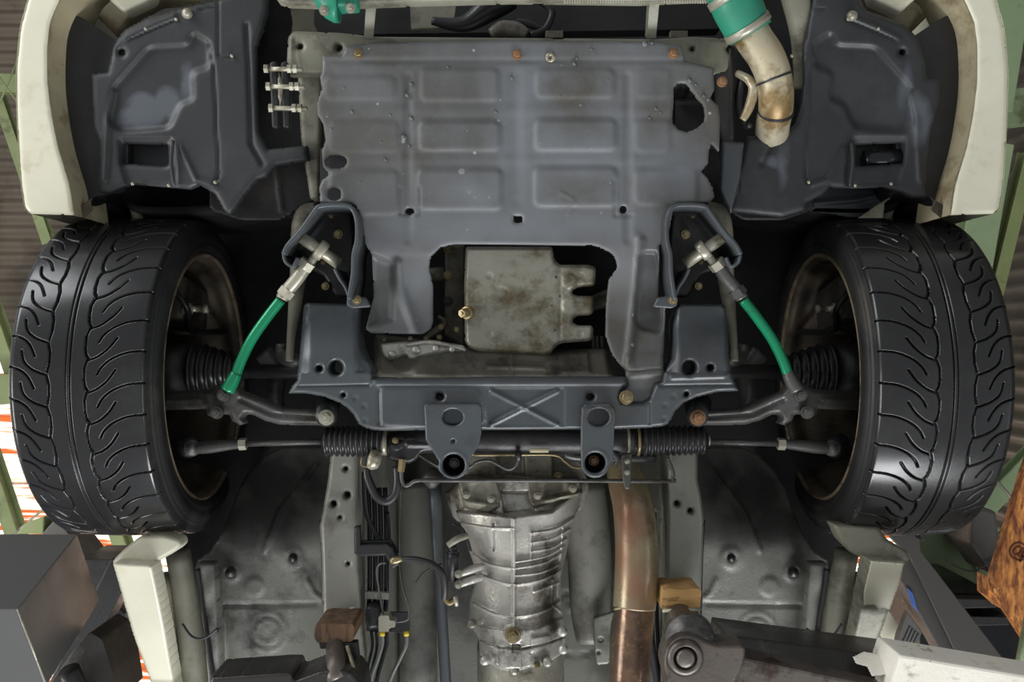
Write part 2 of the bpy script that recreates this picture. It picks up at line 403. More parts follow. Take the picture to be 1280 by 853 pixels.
def hexa(name, P, a, b, c, material, parent, bevel=0.003, label=None):
    P, a, b, c = map(Vector, (P, a, b, c)); bm = bmesh.new()
    v = [bm.verts.new(P+a*i+b*j+c*k) for i in (0,1) for j in (0,1) for k in (0,1)]
    for f in ((0,1,3,2),(4,6,7,5),(0,4,5,1),(2,3,7,6),(0,2,6,4),(1,5,7,3)): bm.faces.new([v[i] for i in f])
    bmesh.ops.recalc_face_normals(bm, faces=bm.faces)
    if bevel: bmesh.ops.bevel(bm, geom=list(bm.edges), offset=bevel, segments=2, profile=0.6, affect='EDGES', clamp_overlap=True)
    me = bpy.data.meshes.new(name); bm.to_mesh(me); bm.free(); me.materials.append(M[material])
    o = bpy.data.objects.new(name, me); COL.objects.link(o)
    if parent is not None:
        o.parent = parent
        o.location = -wloc(parent)
    if label: o['label'] = label
    return o
def beam(name, p0, p1, w, h, material, parent, up=(0,0,1), bevel=0.004, label=None):
    p0, p1 = Vector(p0), Vector(p1); t = (p1-p0); u = Vector(up); s = t.cross(u).normalized(); u = s.cross(t).normalized()
    return hexa(name, p0-s*w/2-u*h/2, t, s*w, u*h, material, parent, bevel, label)
def ribbon(name, pts, wpx, d0, d1, material, parent, label=None, n=5, taper=1.0):
    """a folded flange: a strip wpx wide along the path, standing from depth d0 to d1"""
    q = spl(pts, n) if n > 1 else pts
    q = np.array([p[:2] for p in q], float)
    t = np.gradient(q, axis=0); t /= np.linalg.norm(t, axis=1)[:, None]+1e-9
    nn = np.stack([-t[:,1], t[:,0]], 1)
    A = q-nn*wpx/2; B = q+nn*wpx/2; V = []
    for i in range(len(q)):
        for (p, dd) in ((A[i], d0+0.0015), (A[i]*0.75+B[i]*0.25, d0), (A[i]*0.25+B[i]*0.75, d0), (B[i], d0+0.0015)):
            V.append(W(p[0], p[1], dd))
        for p in (B[i], A[i]):
            w = W(p[0], p[1], d0); V.append(Vector((w.x*taper, w.y*taper, H+d1)))
    return mk(name, V, ring_faces(len(q), 6), material, parent, True, label)
# ------------------------------------------------------------------ the building (setting)
def corrugated(name, x0, x1, y0, y1, z, period, amp, material, parent=None, n=8, kind=None):
    """sheet whose ribs run along x"""
    ny = int((y1-y0)/period*n)+1; V = []; Fc = []
    for i in range(ny):
        y = y0+(y1-y0)*i/(ny-1); dz = amp*math.sin(2*math.pi*y/period)
        V += [(x0, y, z+dz), (x1, y, z+dz)]
        if i: Fc.append((2*i-2, 2*i-1, 2*i+1, 2*i))
    return mk(name, V, Fc, material, parent, True, None, kind)
ZR = H+5.4
ceil = bpy.data.objects.new('ceiling', None); COL.objects.link(ceil); ceil.location = (0, 0, ZR); ceil['kind'] = 'structure'
sheet_w = 0.80
for row in range(-5, 6):
    for (x0, x1) in ((-4.6, -2.3), (-2.32, 0.02), (0.0, 2.48)):
        y0 = row*sheet_w
        lit = (x0 < -1 and 0 <= row <= 3) or (x0 == 0.0 and 1 <= row <= 3)
        if x0 == 0.0 and lit: corrugated('roof_sheet', 0.0, 0.9, y0, y0+sheet_w+.03, ZR+.03, .078, .012, 'roof', ceil); x0 = 0.9
        corrugated('roof_sheet' if not lit else 'skylight_sheet', x0, x1, y0, y0+sheet_w+0.03, ZR+(0.0 if row % 2 else 0.012) + (0.006 if x0 == -2.32 else 0), 0.078, 0.012,
                   'skylight' if lit else 'roof', ceil)
for i, (x, a) in enumerate(((-2.05, 0), (-3.2, 0))):
    beam('purlin', (x-0.25, -4, ZR-0.16), (x+0.45, 4, ZR-0.16), 0.07, 0.12, 'green_steel', ceil)
# right-hand wall of dark corrugated sheet, ribs standing upright, leaning in towards the ridge
wl = bpy.data.objects.new('wall_right', None); COL.objects.link(wl); wl.location = (2.35, 0, 0.5); wl['kind'] = 'structure'
for row in range(-4, 5):
    V = []; Fc = []; y0 = row*0.75; n = 90
    for i in range(n+1):
        y = y0+0.77*i/n; dx = 0.014*math.sin(2*math.pi*y/0.078)
        V += [(2.38+dx+(0.004 if row % 2 else 0), y, 0.6), (2.38+dx+(0.004 if row % 2 else 0), y, ZR)]
        if i: Fc.append((2*i-2, 2*i-1, 2*i+1, 2*i))
    mk('wall_sheet', V, Fc, 'wall_sheet', wl, True)

# green steelwork seen past the car
def steel(name, a, b, w, h, material, label, cat='beam', up=(0,0,1), flange=True):
    root = empty(name, W(*a), label, cat)
    p0, p1 = W(*a), W(*b)
    beam('web', p0, p1, w*0.35, h, material, root, up)
    t = (p1-p0).normalized(); u = Vector(up); s = t.cross(u).normalized(); u = s.cross(t).normalized()
    for k in (-1, 1):
        beam('flange', p0+u*k*h/2, p1+u*k*h/2, w, h*0.12, material, root, up)
    return root
steel('roof_beam', (-10,95,4.6), (62,305,4.6), 0.05, 0.05, 'green_steel', 'green steel roof beam slanting behind the left bumper corner')
steel('roof_beam', (108,200,4.6), (150,320,4.6), 0.06, 0.05, 'green_steel', 'short length of green roof beam showing between left bumper corner and tyre')
steel('roof_beam', (-30,325,4.4), (24,480,4.4), 0.06, 0.08, 'green_steel', 'thin green roof beam beside the left tyre, ending over the bright sheets')
steel('roof_beam', (-15,560,4.2), (28,690,4.2), 0.06, 0.08, 'green_steel', 'green beam crossing the sunlit sheets below the left tyre edge')
steel('roof_beam', (140,640,4.2), (175,740,4.2), 0.06, 0.08, 'green_steel', 'green beam stub between the grey steel box and the left sill')
steel('cross_brace', (-20,104,4.5), (60,108,4.5), 0.09, 0.05, 'green_steel', 'pale green horizontal brace behind the left bumper corner', 'brace')
steel('cross_brace', (-20,488,4.3), (40,485,4.3), 0.14, 0.05, 'green_steel', 'green horizontal brace just left of the left tyre', 'brace')
for (a, b) in (((-5,140,4.4), (26,66,4.4)), ((-5,90,4.3), (30,140,4.3))):
    p = tube('tie_rod_brace', [a+(2.2,), b+(2.2,)], 'green_steel', None, 6, 1)
    tag(p, 'thin roof tie rising to the right behind the left bumper corner' if b[1] < a[1] else 'thin roof tie falling to the right behind the left bumper corner', 'rod', 'thin crossed roof ties at the left')
p = tube('tie_cable', [(-10,690,3.6,3), (75,620,3.6,3)], 'zinc', None, 6, 1); tag(p, 'thin grey tie rod over the sunlit sheets above the grey steel box', 'rod')
steel('steel_column', (1268,-60,3.4), (1236,140,3.4), 0.13, 0.08, 'green_pale', 'pale green steel column at the top right corner', 'column')
steel('steel_column', (1205,380,3.3), (1240,180,3.3), 0.12, 0.07, 'green_pale', 'broad pale green column between right bumper corner and tyre', 'column')
steel('wall_beam', (1285,190,3.3), (1238,380,3.3), 0.045, 0.06, 'green_steel', 'narrow green wall beam with conduit at the right edge', 'beam')
steel('wall_beam', (1225,140,3.6), (1300,132,3.6), 0.14, 0.05, 'green_pale', 'green horizontal wall rail beside the right bumper corner', 'beam')
steel('wall_brace', (1212,652,3.0), (1300,560,3.0), 0.06, 0.05, 'green_pale', 'pale green diagonal brace beside the right tyre', 'brace')
steel('wall_brace', (1195,745,3.1), (1262,655,3.1), 0.018, 0.02, 'green_pale', 'slim pale conduit slanting behind the right tyre', 'conduit')
p = tube('steel_rod', [(1238,592,2.6,4), (1300,665,2.6,4)], 'zinc', None, 8, 1); tag(p, 'bright thin steel rod slanting from the right tyre to the wooden board', 'rod')
# wide green girder under the right tyre
g = empty('wide_girder', W(1150,690,2.6), 'wide dull green girder below the right tyre', 'girder')
prism('web_plate', [(1118,645),(1184,636),(1246,722),(1238,738),(1176,738)], 2.80, 2.98, 'green_pale', g, 0.003)
prism('edge_flange', [(1172,640),(1182,640),(1252,742),(1243,744)], 2.78, 3.02, 'green_pale', g, 0.002)
# grey canister and wires behind
g = empty('junction_box', W(1222,690,2.6), 'weathered grey metal junction box on the wall past the right tyre', 'box')
prism('case', [(1214,630),(1246,640),(1252,690),(1240,720),(1212,680)], 2.6, 2.75, 'ext', g, 0.01)
p = tube('hanging_wire', [(1180,700,2.7,2), (1215,714,2.6,2), (1250,696,2.6,2), (1258,690,2.65,2)], 'ext', None, 6); tag(p, 'thin grey wire looping below the junction box', 'wire')

# OSB board
g = empty('osb_board', W(1270,710,2.3), 'orange strand board standing at the right edge', 'board')
prism('panel', [(1300,540),(1281,592),(1240,728),(1244,742),(1300,830)], 2.30, 2.33, 'osb', g, 0.001)
for ch, x, y, sz in (('@',1259,690,.048),('H',1272,702,.045)):
    cu = bpy.data.curves.new('board_marking', 'FONT'); cu.body = ch; cu.size = sz; cu.extrude = .0006; cu.materials.append(M['osb_ink'])
    o = bpy.data.objects.new('tmp', cu); me = bpy.data.meshes.new_from_object(o); bpy.data.objects.remove(o)
    me.materials.clear(); me.materials.append(M['osb_ink']); o = bpy.data.objects.new('board_marking', me); COL.objects.link(o); o.parent = g
    o.location = W(x, y, 2.2985)-wloc(g); o.rotation_euler = (math.pi, 0, math.radians(25)); o['label'] = 'dark red stencilled marking'
prism('batten', [(1236,722),(1258,748),(1256,764),(1236,746)], 2.33, 2.39, 'osb', g, 0.001)
# dark cupboard under the board
g = empty('steel_cabinet', W(1210,780,2.4), 'black steel cabinet below the wide green girder at right', 'cabinet')
prism('body', [(1150,738),(1248,744),(1250,757),(1330,850),(1330,930),(1200,930),(1150,830)], 2.46, 2.8, 'gloss', g, 0.004)
prism('ledge', [(1168,748),(1248,750),(1246,760),(1168,762)], 2.42, 2.47, 'black', g, 0.002)
prism('ledge', [(1168,770),(1262,772),(1262,782),(1168,784)], 2.42, 2.47, 'black', g, 0.002)
p = tube('door_post', [(1262,900,2.2,12), (1292,740,2.2,12)], 'green_pale', None, 4, 1); tag(p, 'pale green post at the bottom right edge', 'post')
# lift post arm: long dark grey beam
g = empty('lift_support_beam', W(1190,760,2.1), 'long dark grey steel beam running diagonally below the right tyre', 'beam')
prism('top_plate', [(1103,662),(1149,662),(1151,689),(1262,834),(1300,890),(1235,890),(1199,826),(1136,694),(1120,680)], 2.10, 2.11, 'beam_grey', g, 0.002)
prism('side_web', [(1137,697),(1198,826),(1234,890),(1215,890),(1180,822),(1127,728),(1130,700)], 2.13, 2.20, 'beam_grey', g, 0.002)
prism('end_plate', [(1096,650),(1150,654),(1157,664),(1157,676),(1152,676),(1149,664),(1104,662)], 2.07, 2.14, 'black', g, 0.001)
prism('blue_tape', [(1134,735),(1141,742),(1148,766),(1140,756)], 2.125, 2.13, 'blue', g, 0.0003, label='torn blue tape on the beam side')
# white post cover + ribbed pedal
g = empty('white_cover_panel', W(1110,780,2.2), 'white sheet cover seen behind the right sill', 'panel')
prism('cover', [(1100,792),(1110,762),(1124,781),(1115,822)], 2.2, 2.22, 'cream', g, 0.002)
prism('cover_edge', [(1094,794),(1099,794),(1115,824),(1110,834),(1088,830)], 2.21, 2.23, 'cream_in', g, 0.002)
g = empty('ribbed_step_plate', W(1134,795,2.15), 'grey ribbed step plate hanging behind the right sill', 'plate')
prism('plate', [(1118,824),(1123,796),(1134,765),(1153,791),(1146,806),(1134,822)], 2.15, 2.17, 'ext', g, 0.002)
for k in range(4): prism('rib', [(1128+k*4.2,804+k*1),(1131+k*4.2,806+k*1),(1139+k*3.6,786+k*3),(1137+k*3.6,784+k*3)], 2.147, 2.15, 'lift_grey', g, 0.0004)

# grey steel box at left (lift carriage cover) and neighbours
g = empty('steel_box', W(22,762,1.5), 'large grey sheet steel box at the bottom left corner', 'box')
P0 = W(22,762,1.45)
hexa('case', P0, W(-220,762,1.45)-P0, W(96,668,1.75)-P0, W(58,858,1.50)-P0, 'lift_grey', g, 0.0015)
tube('edge_weld', [(22,762,1.448,2.6), (58,858,1.498,2.6)], 'zinc', g, 6, 1, label='bright worn corner edge')
g = empty('lift_carriage', W(120,800,1.8), 'dark oily lift carriage block between the grey steel box and the left sill', 'carriage')
prism('block', rnd([(93,812),(112,790),(128,800),(140,840),(146,880),(60,880),(66,850)], 4), 1.66, 1.78, 'lift_oily', g, 0.004)
lathe('roller', W(86,838,1.62), W(100,870,1.64), [(0,.018),(1,.018)], 'black', g)
beam('arm_channel', W(160,700,1.95), W(60,900,1.95), 0.05, 0.06, 'black', g)
g = empty('lift_post_plate', W(150,790,2.0), 'pale grey steel strut leaning between lift carriage and left sill', 'strut')
prism('strut', [(131,808),(158,764),(167,790),(139,836)], 2.0, 2.03, 'ext', g, 0.002)
g = empty('overhead_duct', W(140,720,2.2), 'dark steel channel behind the grey steel box', 'channel')
prism('channel', [(96,700),(146,700),(150,760),(160,770),(96,860)], 2.05, 2.2, 'black', g, 0.004)

prism('folded_shade', [(20,668),(30,655),(55,646),(54,668)], 2.15, 2.3, 'green_steel', g, 0.003)
prism('shade_bracket', [(52,668),(70,648),(86,668),(110,700),(100,705)], 2.15, 2.25, 'ext', g, 0.002)
# ------------------------------------------------------------------ the car, seen from below
car = empty('car', (0, 0.06, H+1.50), 'white car raised on a lift, its front underside seen from below', 'car')
def part(name, label, loc=None):
    """an intermediate part that only carries sub-parts"""
    o = bpy.data.objects.new(name, None); COL.objects.link(o); o.parent = car; o['label'] = label
    return o

# --- body shell that closes the engine bay from above
bsv = [(-.78,-.95),(.78,-.95),(.78,.36),(.60,.42),(.60,1.0),(-.60,1.0),(-.60,.42),(-.78,.36)]
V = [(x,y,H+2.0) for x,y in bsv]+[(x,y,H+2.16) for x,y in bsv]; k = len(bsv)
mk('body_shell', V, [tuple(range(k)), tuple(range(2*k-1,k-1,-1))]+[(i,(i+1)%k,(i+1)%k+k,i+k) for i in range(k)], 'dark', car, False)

# --- wheels
RT, YW, DW = 0.294, 0.0655, 1.75
def wheel(s):
    cx = 1 if s > 0 else -1
    hb = part('wheel', 'right hand wheel with black tyre and dirty rim' if s > 0 else 'left hand wheel with black tyre and dirty rim')
    # tyre tread: u across (0 = edge nearest the car's middle), v along the pitch
    NU = 210; th = np.radians(np.concatenate([np.linspace(-108,108,1150), np.linspace(111,249,47)]))
    U = np.linspace(0, 1, NU); pitch = 2*math.pi/36
    A = [(-.02,.0),(.12,.06),(.23,.25),(.30,.5),(.335,.75)]
    B = [(.205,.60),(.26,.93),(.33,1.18),(.395,1.30)]
    Wv = [(.41,.30),(.428,.55),(.43,.85),(.42,1.12),(.395,1.30),(.41,1.30)]
    C_ = [(1.02,.46),(.9,.60),(.835,.82),(.79,1.18)]
    D_ = [(.89,1.0),(.865,1.36),(.80,1.6),(.71,1.75)]
    Wo = [(.70,.75),(.682,1.05),(.682,1.4),(.70,1.75)]
    curves = [(spl(A,6),.0125,1),(spl(B,6),.0125,1),(Wv,.016,1),(spl(C_,6),.0125,1),(spl(D_,6),.0125,1),(Wo,.016,1)]
    uu, tt = np.meshgrid(U, th); v = tt/pitch; g = np.zeros_like(uu)
    asp = .0512/.215                      # pitch length over tread width
    for pts, w, dep in curves:
        pts = [(p[0], p[1]*asp) for p in pts]
        for off in (-2,-1,0,1):
            d_ = dline(uu, (v % 1)*asp, [(p[0], p[1]+off*asp) for p in pts])
            g = np.maximum(g, ss((w*0.5-d_)/.0055+0.5)*dep)
    for uc in (.532,.562):
        g = np.maximum(g, ss((.0045-np.abs(uu-uc))/.005+0.5)*0.8)
    g *= (np.abs(tt) < math.radians(107))
    prof = .004*np.abs(2*uu-1)**2.6 + .010*np.clip((uu-.94)/.06,0,1)**2+.006*np.clip((.03-uu)/.03,0,1)**2
    R = RT-prof-.0075*g
    X = (.577+.218*uu)*cx
    tv = np.stack([X, YW+R*np.sin(tt), H+DW-R*np.cos(tt)], -1).reshape(-1,3)
    nt_ = len(th); idx = np.arange(nt_*NU).reshape(nt_, NU); nx_ = np.roll(idx, -1, 0)
    fc = np.stack([idx[:,:-1], idx[:,1:], nx_[:,1:], nx_[:,:-1]], -1).reshape(-1,4)
    tyre = mk('tyre', tv.tolist(), fc.tolist(), 'tyre', hb, True, label='black tyre tread with curved hook grooves')
    # sidewalls
    def lring(name, prof, m, seg=96, lab=None):
        V = []; Fc = []
        for i, (x, r) in enumerate(prof):
            for j in range(seg):
                a = 2*math.pi*j/seg
                V.append((x*cx, YW+r*math.sin(a), H+DW-r*math.cos(a)))
                if i: Fc.append(((i-1)*seg+j, (i-1)*seg+(j+1)%seg, i*seg+(j+1)%seg, i*seg+j))
        return mk(name, V, Fc, m, hb, True, lab)
    e = RT-.010
    lring('sidewall', [(.577,e+.001),(.5745,e-.004),(.5735,e-.009),(.5715,e-.010),(.5712,e-.013),(.5695,e-.015),(.566,.262),(.565,.252),(.5665,.249),(.565,.246),(.566,.240),(.570,.233),(.574,.229)], 'tyre_side', 140, 'tyre inner sidewall')
    lring('sidewall', [(.795,RT-.014),(.801,.26),(.800,.24),(.79,.23)], 'tyre_side')
    lring('rim_lip', [(.574,.2315),(.5705,.2305),(.569,.228),(.570,.2255),(.575,.2235)], 'lip', 140, 'thin worn brown rim edge')
    lring('rim_barrel', [(.574,.2255),(.580,.2195),(.592,.2165),(.60,.2195),(.615,.2185),(.625,.212),(.66,.205),(.70,.203),(.76,.205),(.785,.215)], 'rim', 96, 'dirty brown rim barrel')
    lring('rim_light_block', [(.775,.207),(.788,.20),(.790,.10),(.790,.004)], 'dark', 48)  # dark disc added to block the bright background between the spokes
    # spoked face
    disc = [(.76,.03),(.765,.20),(.77,.204)]
    V = []; Fc = []
    for k in range(10):
        a0 = 2*math.pi*k/10
        for (r, da, x) in ((.05,-.30,.755),(.05,.30,.755),(.205,.10,.765),(.205,-.10,.765)):
            V.append((x*cx, YW+r*math.sin(a0+da), H+DW-r*math.cos(a0+da)))
        b = k*8
        for (r, da, x) in ((.05,-.30,.775),(.05,.30,.775),(.205,.10,.785),(.205,-.10,.785)):
            V.append((x*cx, YW+r*math.sin(a0+da), H+DW-r*math.cos(a0+da)))
        Fc += [(b,b+1,b+2,b+3),(b+4,b+5,b+6,b+7),(b,b+1,b+5,b+4),(b+1,b+2,b+6,b+5),(b+2,b+3,b+7,b+6),(b+3,b,b+4,b+7)]
    mk('spokes', V, Fc, 'rim', hb, False)
    c0 = Vector((.70*cx, YW, H+DW)); ax = Vector((cx,0,0))
    lathe('brake_disc', c0, c0+ax, [(0,.05),(0,.155),(.008,.157),(.012,.150),(.016,.157),(.024,.155),(.024,.05),(.05,.05),(.06,.03)], 'brake', hb, 64)
    lathe('hub', c0-ax*.05, c0+ax*.05, [(0,.030),(.2,.045),(.5,.052),(.9,.052)], 'brake', hb, 24)
    # upright and caliper
    P = lambda x, y, d, w: (640+cx*x/d*F, CY+y/d*F, d, w)
    tube('steering_knuckle', [P(.665,.10,1.62,30),P(.672,.085,1.70,44),P(.675,.065,1.78,48),P(.66,.05,1.88,34),P(.64,.03,1.98,24)], 'black', hb, 12, 4)
    tube('knuckle_arm', [P(.668,.08,1.72,34),P(.655,.16,1.68,26),P(.628,.20,1.615,22)], 'arm', hb, 12, 4)
    bx = hexa('brake_caliper', (.612*cx,-.125,H+1.75), Vector((.08*cx,0,0)), Vector((0,.085,-.02)), Vector((0,.03,.14)), 'brake', hb, .012, 'dull grey brake caliper')
    lathe('bleed_screw', Vector((.615*cx,-.06,H+1.74)), Vector((.568*cx,-.06,H+1.74)), [(0,.011),(.35,.011),(.35,.006),(.8,.006),(.8,.008),(1,.008)], 'zinc', hb, 12)
    tube('brake_hose', [P(.62,-.09,1.71,8),P(.60,-.06,1.72,8),P(.62,-.02,1.80,8),P(.60,-.02,1.95,8)], 'rubber', hb, 8, 6)
    # backing plate sector
    V = []; Fc = []
    for i in range(25):
        a = math.radians(-150+i*10)
        for r in (.05,.165): V.append((.69*cx, YW+r*math.sin(a), H+DW-r*math.cos(a)))
        if i: Fc.append((2*i-2,2*i-1,2*i+1,2*i))
    mk('backing_plate', V, Fc, 'brake', hb, False)
    return hb
for s in (-1, 1): wheel(s)

# --- drive shafts with bellows
def bellows(name, a, b, r0, r1, n, material, parent, dip=.72, seg=28):
    pr = [(0, r0*.55), (0.02, r0*.6)]
    for i in range(n):
        t0 = .03+.94*i/n; w = .94/n; r = r0+(r1-r0)*(i+.5)/n
        pr += [(t0, r*dip), (t0+w*.25, r*.93), (t0+w*.42, r), (t0+w*.58, r), (t0+w*.75, r*.93)]
    pr += [(.97, r1*dip), (1, r1*.7)]
    return lathe(name, a, b, pr, material, parent, seg)
for s in (-1, 1):
    ds = part('drive_shaft', 'black drive shaft with ribbed joint boot')
    bellows('joint_boot', W(sx(238,s),462,1.74), W(sx(304,s),464,1.74), .056, .028, 6, 'boot', ds)
    tube('shaft', [(sx(290,s),464,1.75,18),(sx(470,s),466,1.75,18)], 'black', ds, 16, 1)
    tube('outer_joint', [(sx(240,s),462,1.75,64),(sx(190,s),460,1.75,68)], 'black', ds, 20, 1)

# --- front bumper corners (a thin painted skin with a rolled lip)
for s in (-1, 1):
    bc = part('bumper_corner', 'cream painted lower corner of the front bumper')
    outer = [(44,-60),(34,0),(25,34),(20,85),(20,120),(21,153),(25,221),(30,258),(33,264),(37,267),(93,269)]
    inner = [(93,269),(87,231),(73,184),(65,143),(60,102),(60,58),(64,27),(76,0),(92,-26),(120,-60)]
    sheet('bumper_lip', side(outer+inner[1:], s), 1.55, 'cream', bc, 3, [E_roll(5,4)], .004)
    ow = [(44,-60),(34,0),(25,34),(20,85),(20,120),(21,153),(25,221),(30,258),(34,265),(37,267)]
    q = np.array(side(spl(ow,5), s)); V = []; Fc = []
    for i, p in enumerate(q):
        b = W(p[0], p[1], 1.551)
        for k, (dz, f) in enumerate(((0,1),(.03,1.004),(.08,1.006),(.2,.99),(.42,.95))): V.append((b.x*f, b.y*f if b.y < 0 else b.y, b.z+dz))
        if i: Fc += [(5*(i-1)+k, 5*i+k, 5*i+k+1, 5*(i-1)+k+1) for k in range(4)]
    mk('outer_skin', V, Fc, 'cream', bc)
    q = np.array(side(spl([(93,269),(87,231),(73,184),(65,143),(60,102),(60,58),(64,27),(76,0),(92,-26),(140,-50),(260,-62),(420,-66)],6), s)); V = []; Fc = []
    for i, p in enumerate(q):
        b = W(p[0], p[1], 1.551)
        for k, (dz, ix) in enumerate(((0,0),(.012,.0),(.035,.004),(.06,.008),(.10,.014))): V.append((b.x+(ix if s < 0 else -ix), b.y+ix*.3, b.z+dz))
        if i: Fc += [(5*(i-1)+k, 5*i+k, 5*i+k+1, 5*(i-1)+k+1) for k in range(4)]
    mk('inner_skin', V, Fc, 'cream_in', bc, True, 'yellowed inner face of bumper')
    prism('inner_shade_panel', side(rnd([(92,16),(112,28),(160,60),(160,240),(116,246),(114,258),(98,262),(90,215),(82,150),(77,100),(76,50)],14), s), 1.60, 1.90, 'rubber', bc, .012, label='dark panel standing in for the shade inside the bumper')  # added dark panel, shaped to the shadow inside the bumper corner
    # tab at the trailing edge
    sheet('lip_tab', side(rnd([(92,262),(118,246),(112,252),(116,262),(104,272),(92,270)],3), s), 1.575, 'rim', bc, 1.5)
    # crossbar of the bumper behind the liner
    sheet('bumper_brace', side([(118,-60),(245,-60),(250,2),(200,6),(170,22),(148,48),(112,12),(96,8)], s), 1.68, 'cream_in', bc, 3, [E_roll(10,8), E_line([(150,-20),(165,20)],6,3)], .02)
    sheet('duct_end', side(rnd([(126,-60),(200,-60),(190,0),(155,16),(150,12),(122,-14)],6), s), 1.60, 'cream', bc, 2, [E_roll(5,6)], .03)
    prism('bumper_back', side([(60,-60),(330,-60),(330,40),(200,260),(118,262),(92,200),(84,60)], s), 1.95, 1.97, 'dark', bc, 0)

# fender edges seen between liner and tyre
for s in (-1, 1):
    w = part('wheel_arch', 'dark wheel arch above the tyre')
    tube('arch_edge', [(sx(150,s),238,1.72,8),(sx(165,s),252,1.72,12),(sx(172,s),270,1.74,14),(sx(180,s),290,1.76,14)], 'cream', w, 8, 5, 'cream fender edge')
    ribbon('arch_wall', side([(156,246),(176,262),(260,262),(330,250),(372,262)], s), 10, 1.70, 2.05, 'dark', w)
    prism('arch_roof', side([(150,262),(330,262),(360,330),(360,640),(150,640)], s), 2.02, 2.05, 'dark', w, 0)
    if s > 0:
        sheet('shiny_cover', rnd([(1010,240),(1052,232),(1070,236),(1100,238),(1128,240),(1106,250),(1100,272),(1060,272),(1008,262)],4), 1.70, 'primer', w, 2, [E_line([(1010,255),(1070,250),(1120,240)],6,4)])
        sheet('bright_flange', rnd([(1096,256),(1126,238),(1106,254),(1104,273),(1072,273)],2), 1.66, 'zinc', w, 1.5)

# --- fender liners
for s in (-1, 1):
    out = [(141,59),(146,48),(157,36),(184,22),(230,8),(262,2),(295,-8),(300,-40),(336,-40),(334,13),(328,33),(320,59),(320,108),(323,164),(335,187),(384,182),(386,200),(345,206),(333,220),(322,224),(308,240),(292,262),(286,268),(279,262),(269,243),(249,231),(236,236),(226,235),(164,230),(150,236),(136,242),(125,241),(121,225),(123,210),(124,177),(116,157),(114,92),(134,90)]
    emb = [E_roll(7,5), E_dents(4,40,2),
        E_poly(rnd([(186,58),(235,56),(240,40),(262,52),(262,84),(240,90),(242,125),(225,130),(212,160),(150,165),(134,150),(140,110)],8),-9,10),
        E_line([(272,-20),(272,70),(290,72)],2.2,-4), E_line([(272,8),(250,12)],2.2,-4), E_line([(262,54),(268,90),(270,150),(274,218),(268,232)],2.5,-5),
        E_line([(157,48),(184,34),(218,20)],5,4), E_line([(160,50),(222,24)],2,-4),
        E_line([(308,30),(312,100),(314,180),(328,205)],5,-6),
        E_poly(rnd([(148,172),(215,172),(222,212),(222,233),(158,231),(150,205)],3),-6,3),
        E_line([(226,185),(245,225),(268,232)],4,5), E_line([(142,115),(134,150),(130,225)],5,6)]
    if s > 0:
        emb = [ (lambda e: (lambda X,Y,sd: e(1280-X,Y,sd)))(e) for e in emb]
    ln = part('fender_liner', 'left black plastic fender liner' if s < 0 else 'right black plastic fender liner with dusty grey patches')
    holes = [side(rnd([(152,178),(210,180),(211,206),(205,208),(152,204)],3), s), side(circ(152,65,4), s)]
    loops = [side(out, s)]+holes
    if s > 0:   # this side ends lower and hugs the pipe
        o2 = [(880+x/3.048, y/3.048) for x,y in [(415,0),(410,-60),(560,-60),(620,40),(760,90),(820,150),(845,230),(850,295),(900,300),(900,380),(882,440),(870,480),(860,560),(852,640),(848,720),(855,748),(800,752),(750,730),(690,712),(590,716),(480,712),(455,740),(390,772),(385,800),(300,825),(200,815),(100,805),(110,700),(140,620),(165,520),(300,518),(350,470),(372,400),(385,300),(380,220),(385,160),(400,90)]]
        loops = [o2]+holes
    sheet('liner_panel', loops, 1.58, 'liner', ln, 2.6, emb, .012)
    prism('duct_back', side([(146,170),(218,172),(220,216),(146,214)], s), 1.625, 1.70, 'liner', ln, 0)
    if s > 0: tube('duct_ramp', [(1080,199,1.605,22),(1131,197,1.605,22)], 'gloss', ln, 20, 1, 'shiny curved plate inside the liner pocket')
    tube('pocket_rim', [(sx(216,s),176,1.575,5),(sx(214,s),205,1.575,5),(sx(218,s),233,1.575,4)], 'liner', ln, 8, 4)
    x, y = (234,17) if s < 0 else (1065,20)
    lathe('clip', W(x,y,1.579), W(x,y,1.566), [(0,.009),(.4,.009),(.6,.007),(1,.004)], 'zinc', ln, 16, 'bright round clip')
    for (x, y) in ((182,36),(220,24),(290,70),(269,228),(166,230),(211,232)):
        lathe('clip', W(sx(x,s),y,1.58), W(sx(x,s),y,1.574), [(0,.0035),(1,.0025)], 'zinc', ln, 8)
    # splash shield below the liner
    sheet('splash_shield', side(rnd([(262,232),(300,205),(336,190),(396,184),(402,246),(372,262),(350,275),(300,275),(262,262)],6), s), 1.66, 'black', ln, 3, [E_dents(10,30,5), E_line([(285,262),(318,222)],4,6), E_line([(345,200),(352,262)],5,5)], .01)

# --- front end: radiator support panel and struts above the tray
fe = part('radiator_support', 'grey beige radiator support panel ahead of the undertray')
sheet('support_panel', [rnd([(358,92),(360,46),(366,39),(424,41),(470,46),(820,49),(868,46),(916,49),(921,62),(918,88),(900,96),(840,90),(440,92)],5), circ(375,58,4),circ(424,60,4), circ(913,61,4), circ(865,61,3)],
      1.56, 'beige', fe, 2.5, [E_roll(4,6), E_line([(368,48),(370,85)],2,-3), E_line([(880,70),(885,50)],3,3), E_dents(2,20,3)], .025)
sheet('end_bracket', rnd([(372,84),(404,90),(400,250),(388,250),(376,170)],4), 1.60, 'beige', fe, 2.5, [E_roll(5,5)], .02)
for x in (463, 815):
    tube('strut', [(x+4,-30,1.50,19),(x-2,46,1.56,16)], 'beige', fe, 4, 1, smooth=False)
prism('rear_plate', [(512,0),(572,-4),(566,34),(514,36)], 1.70, 1.71, 'beige', fe, .001)
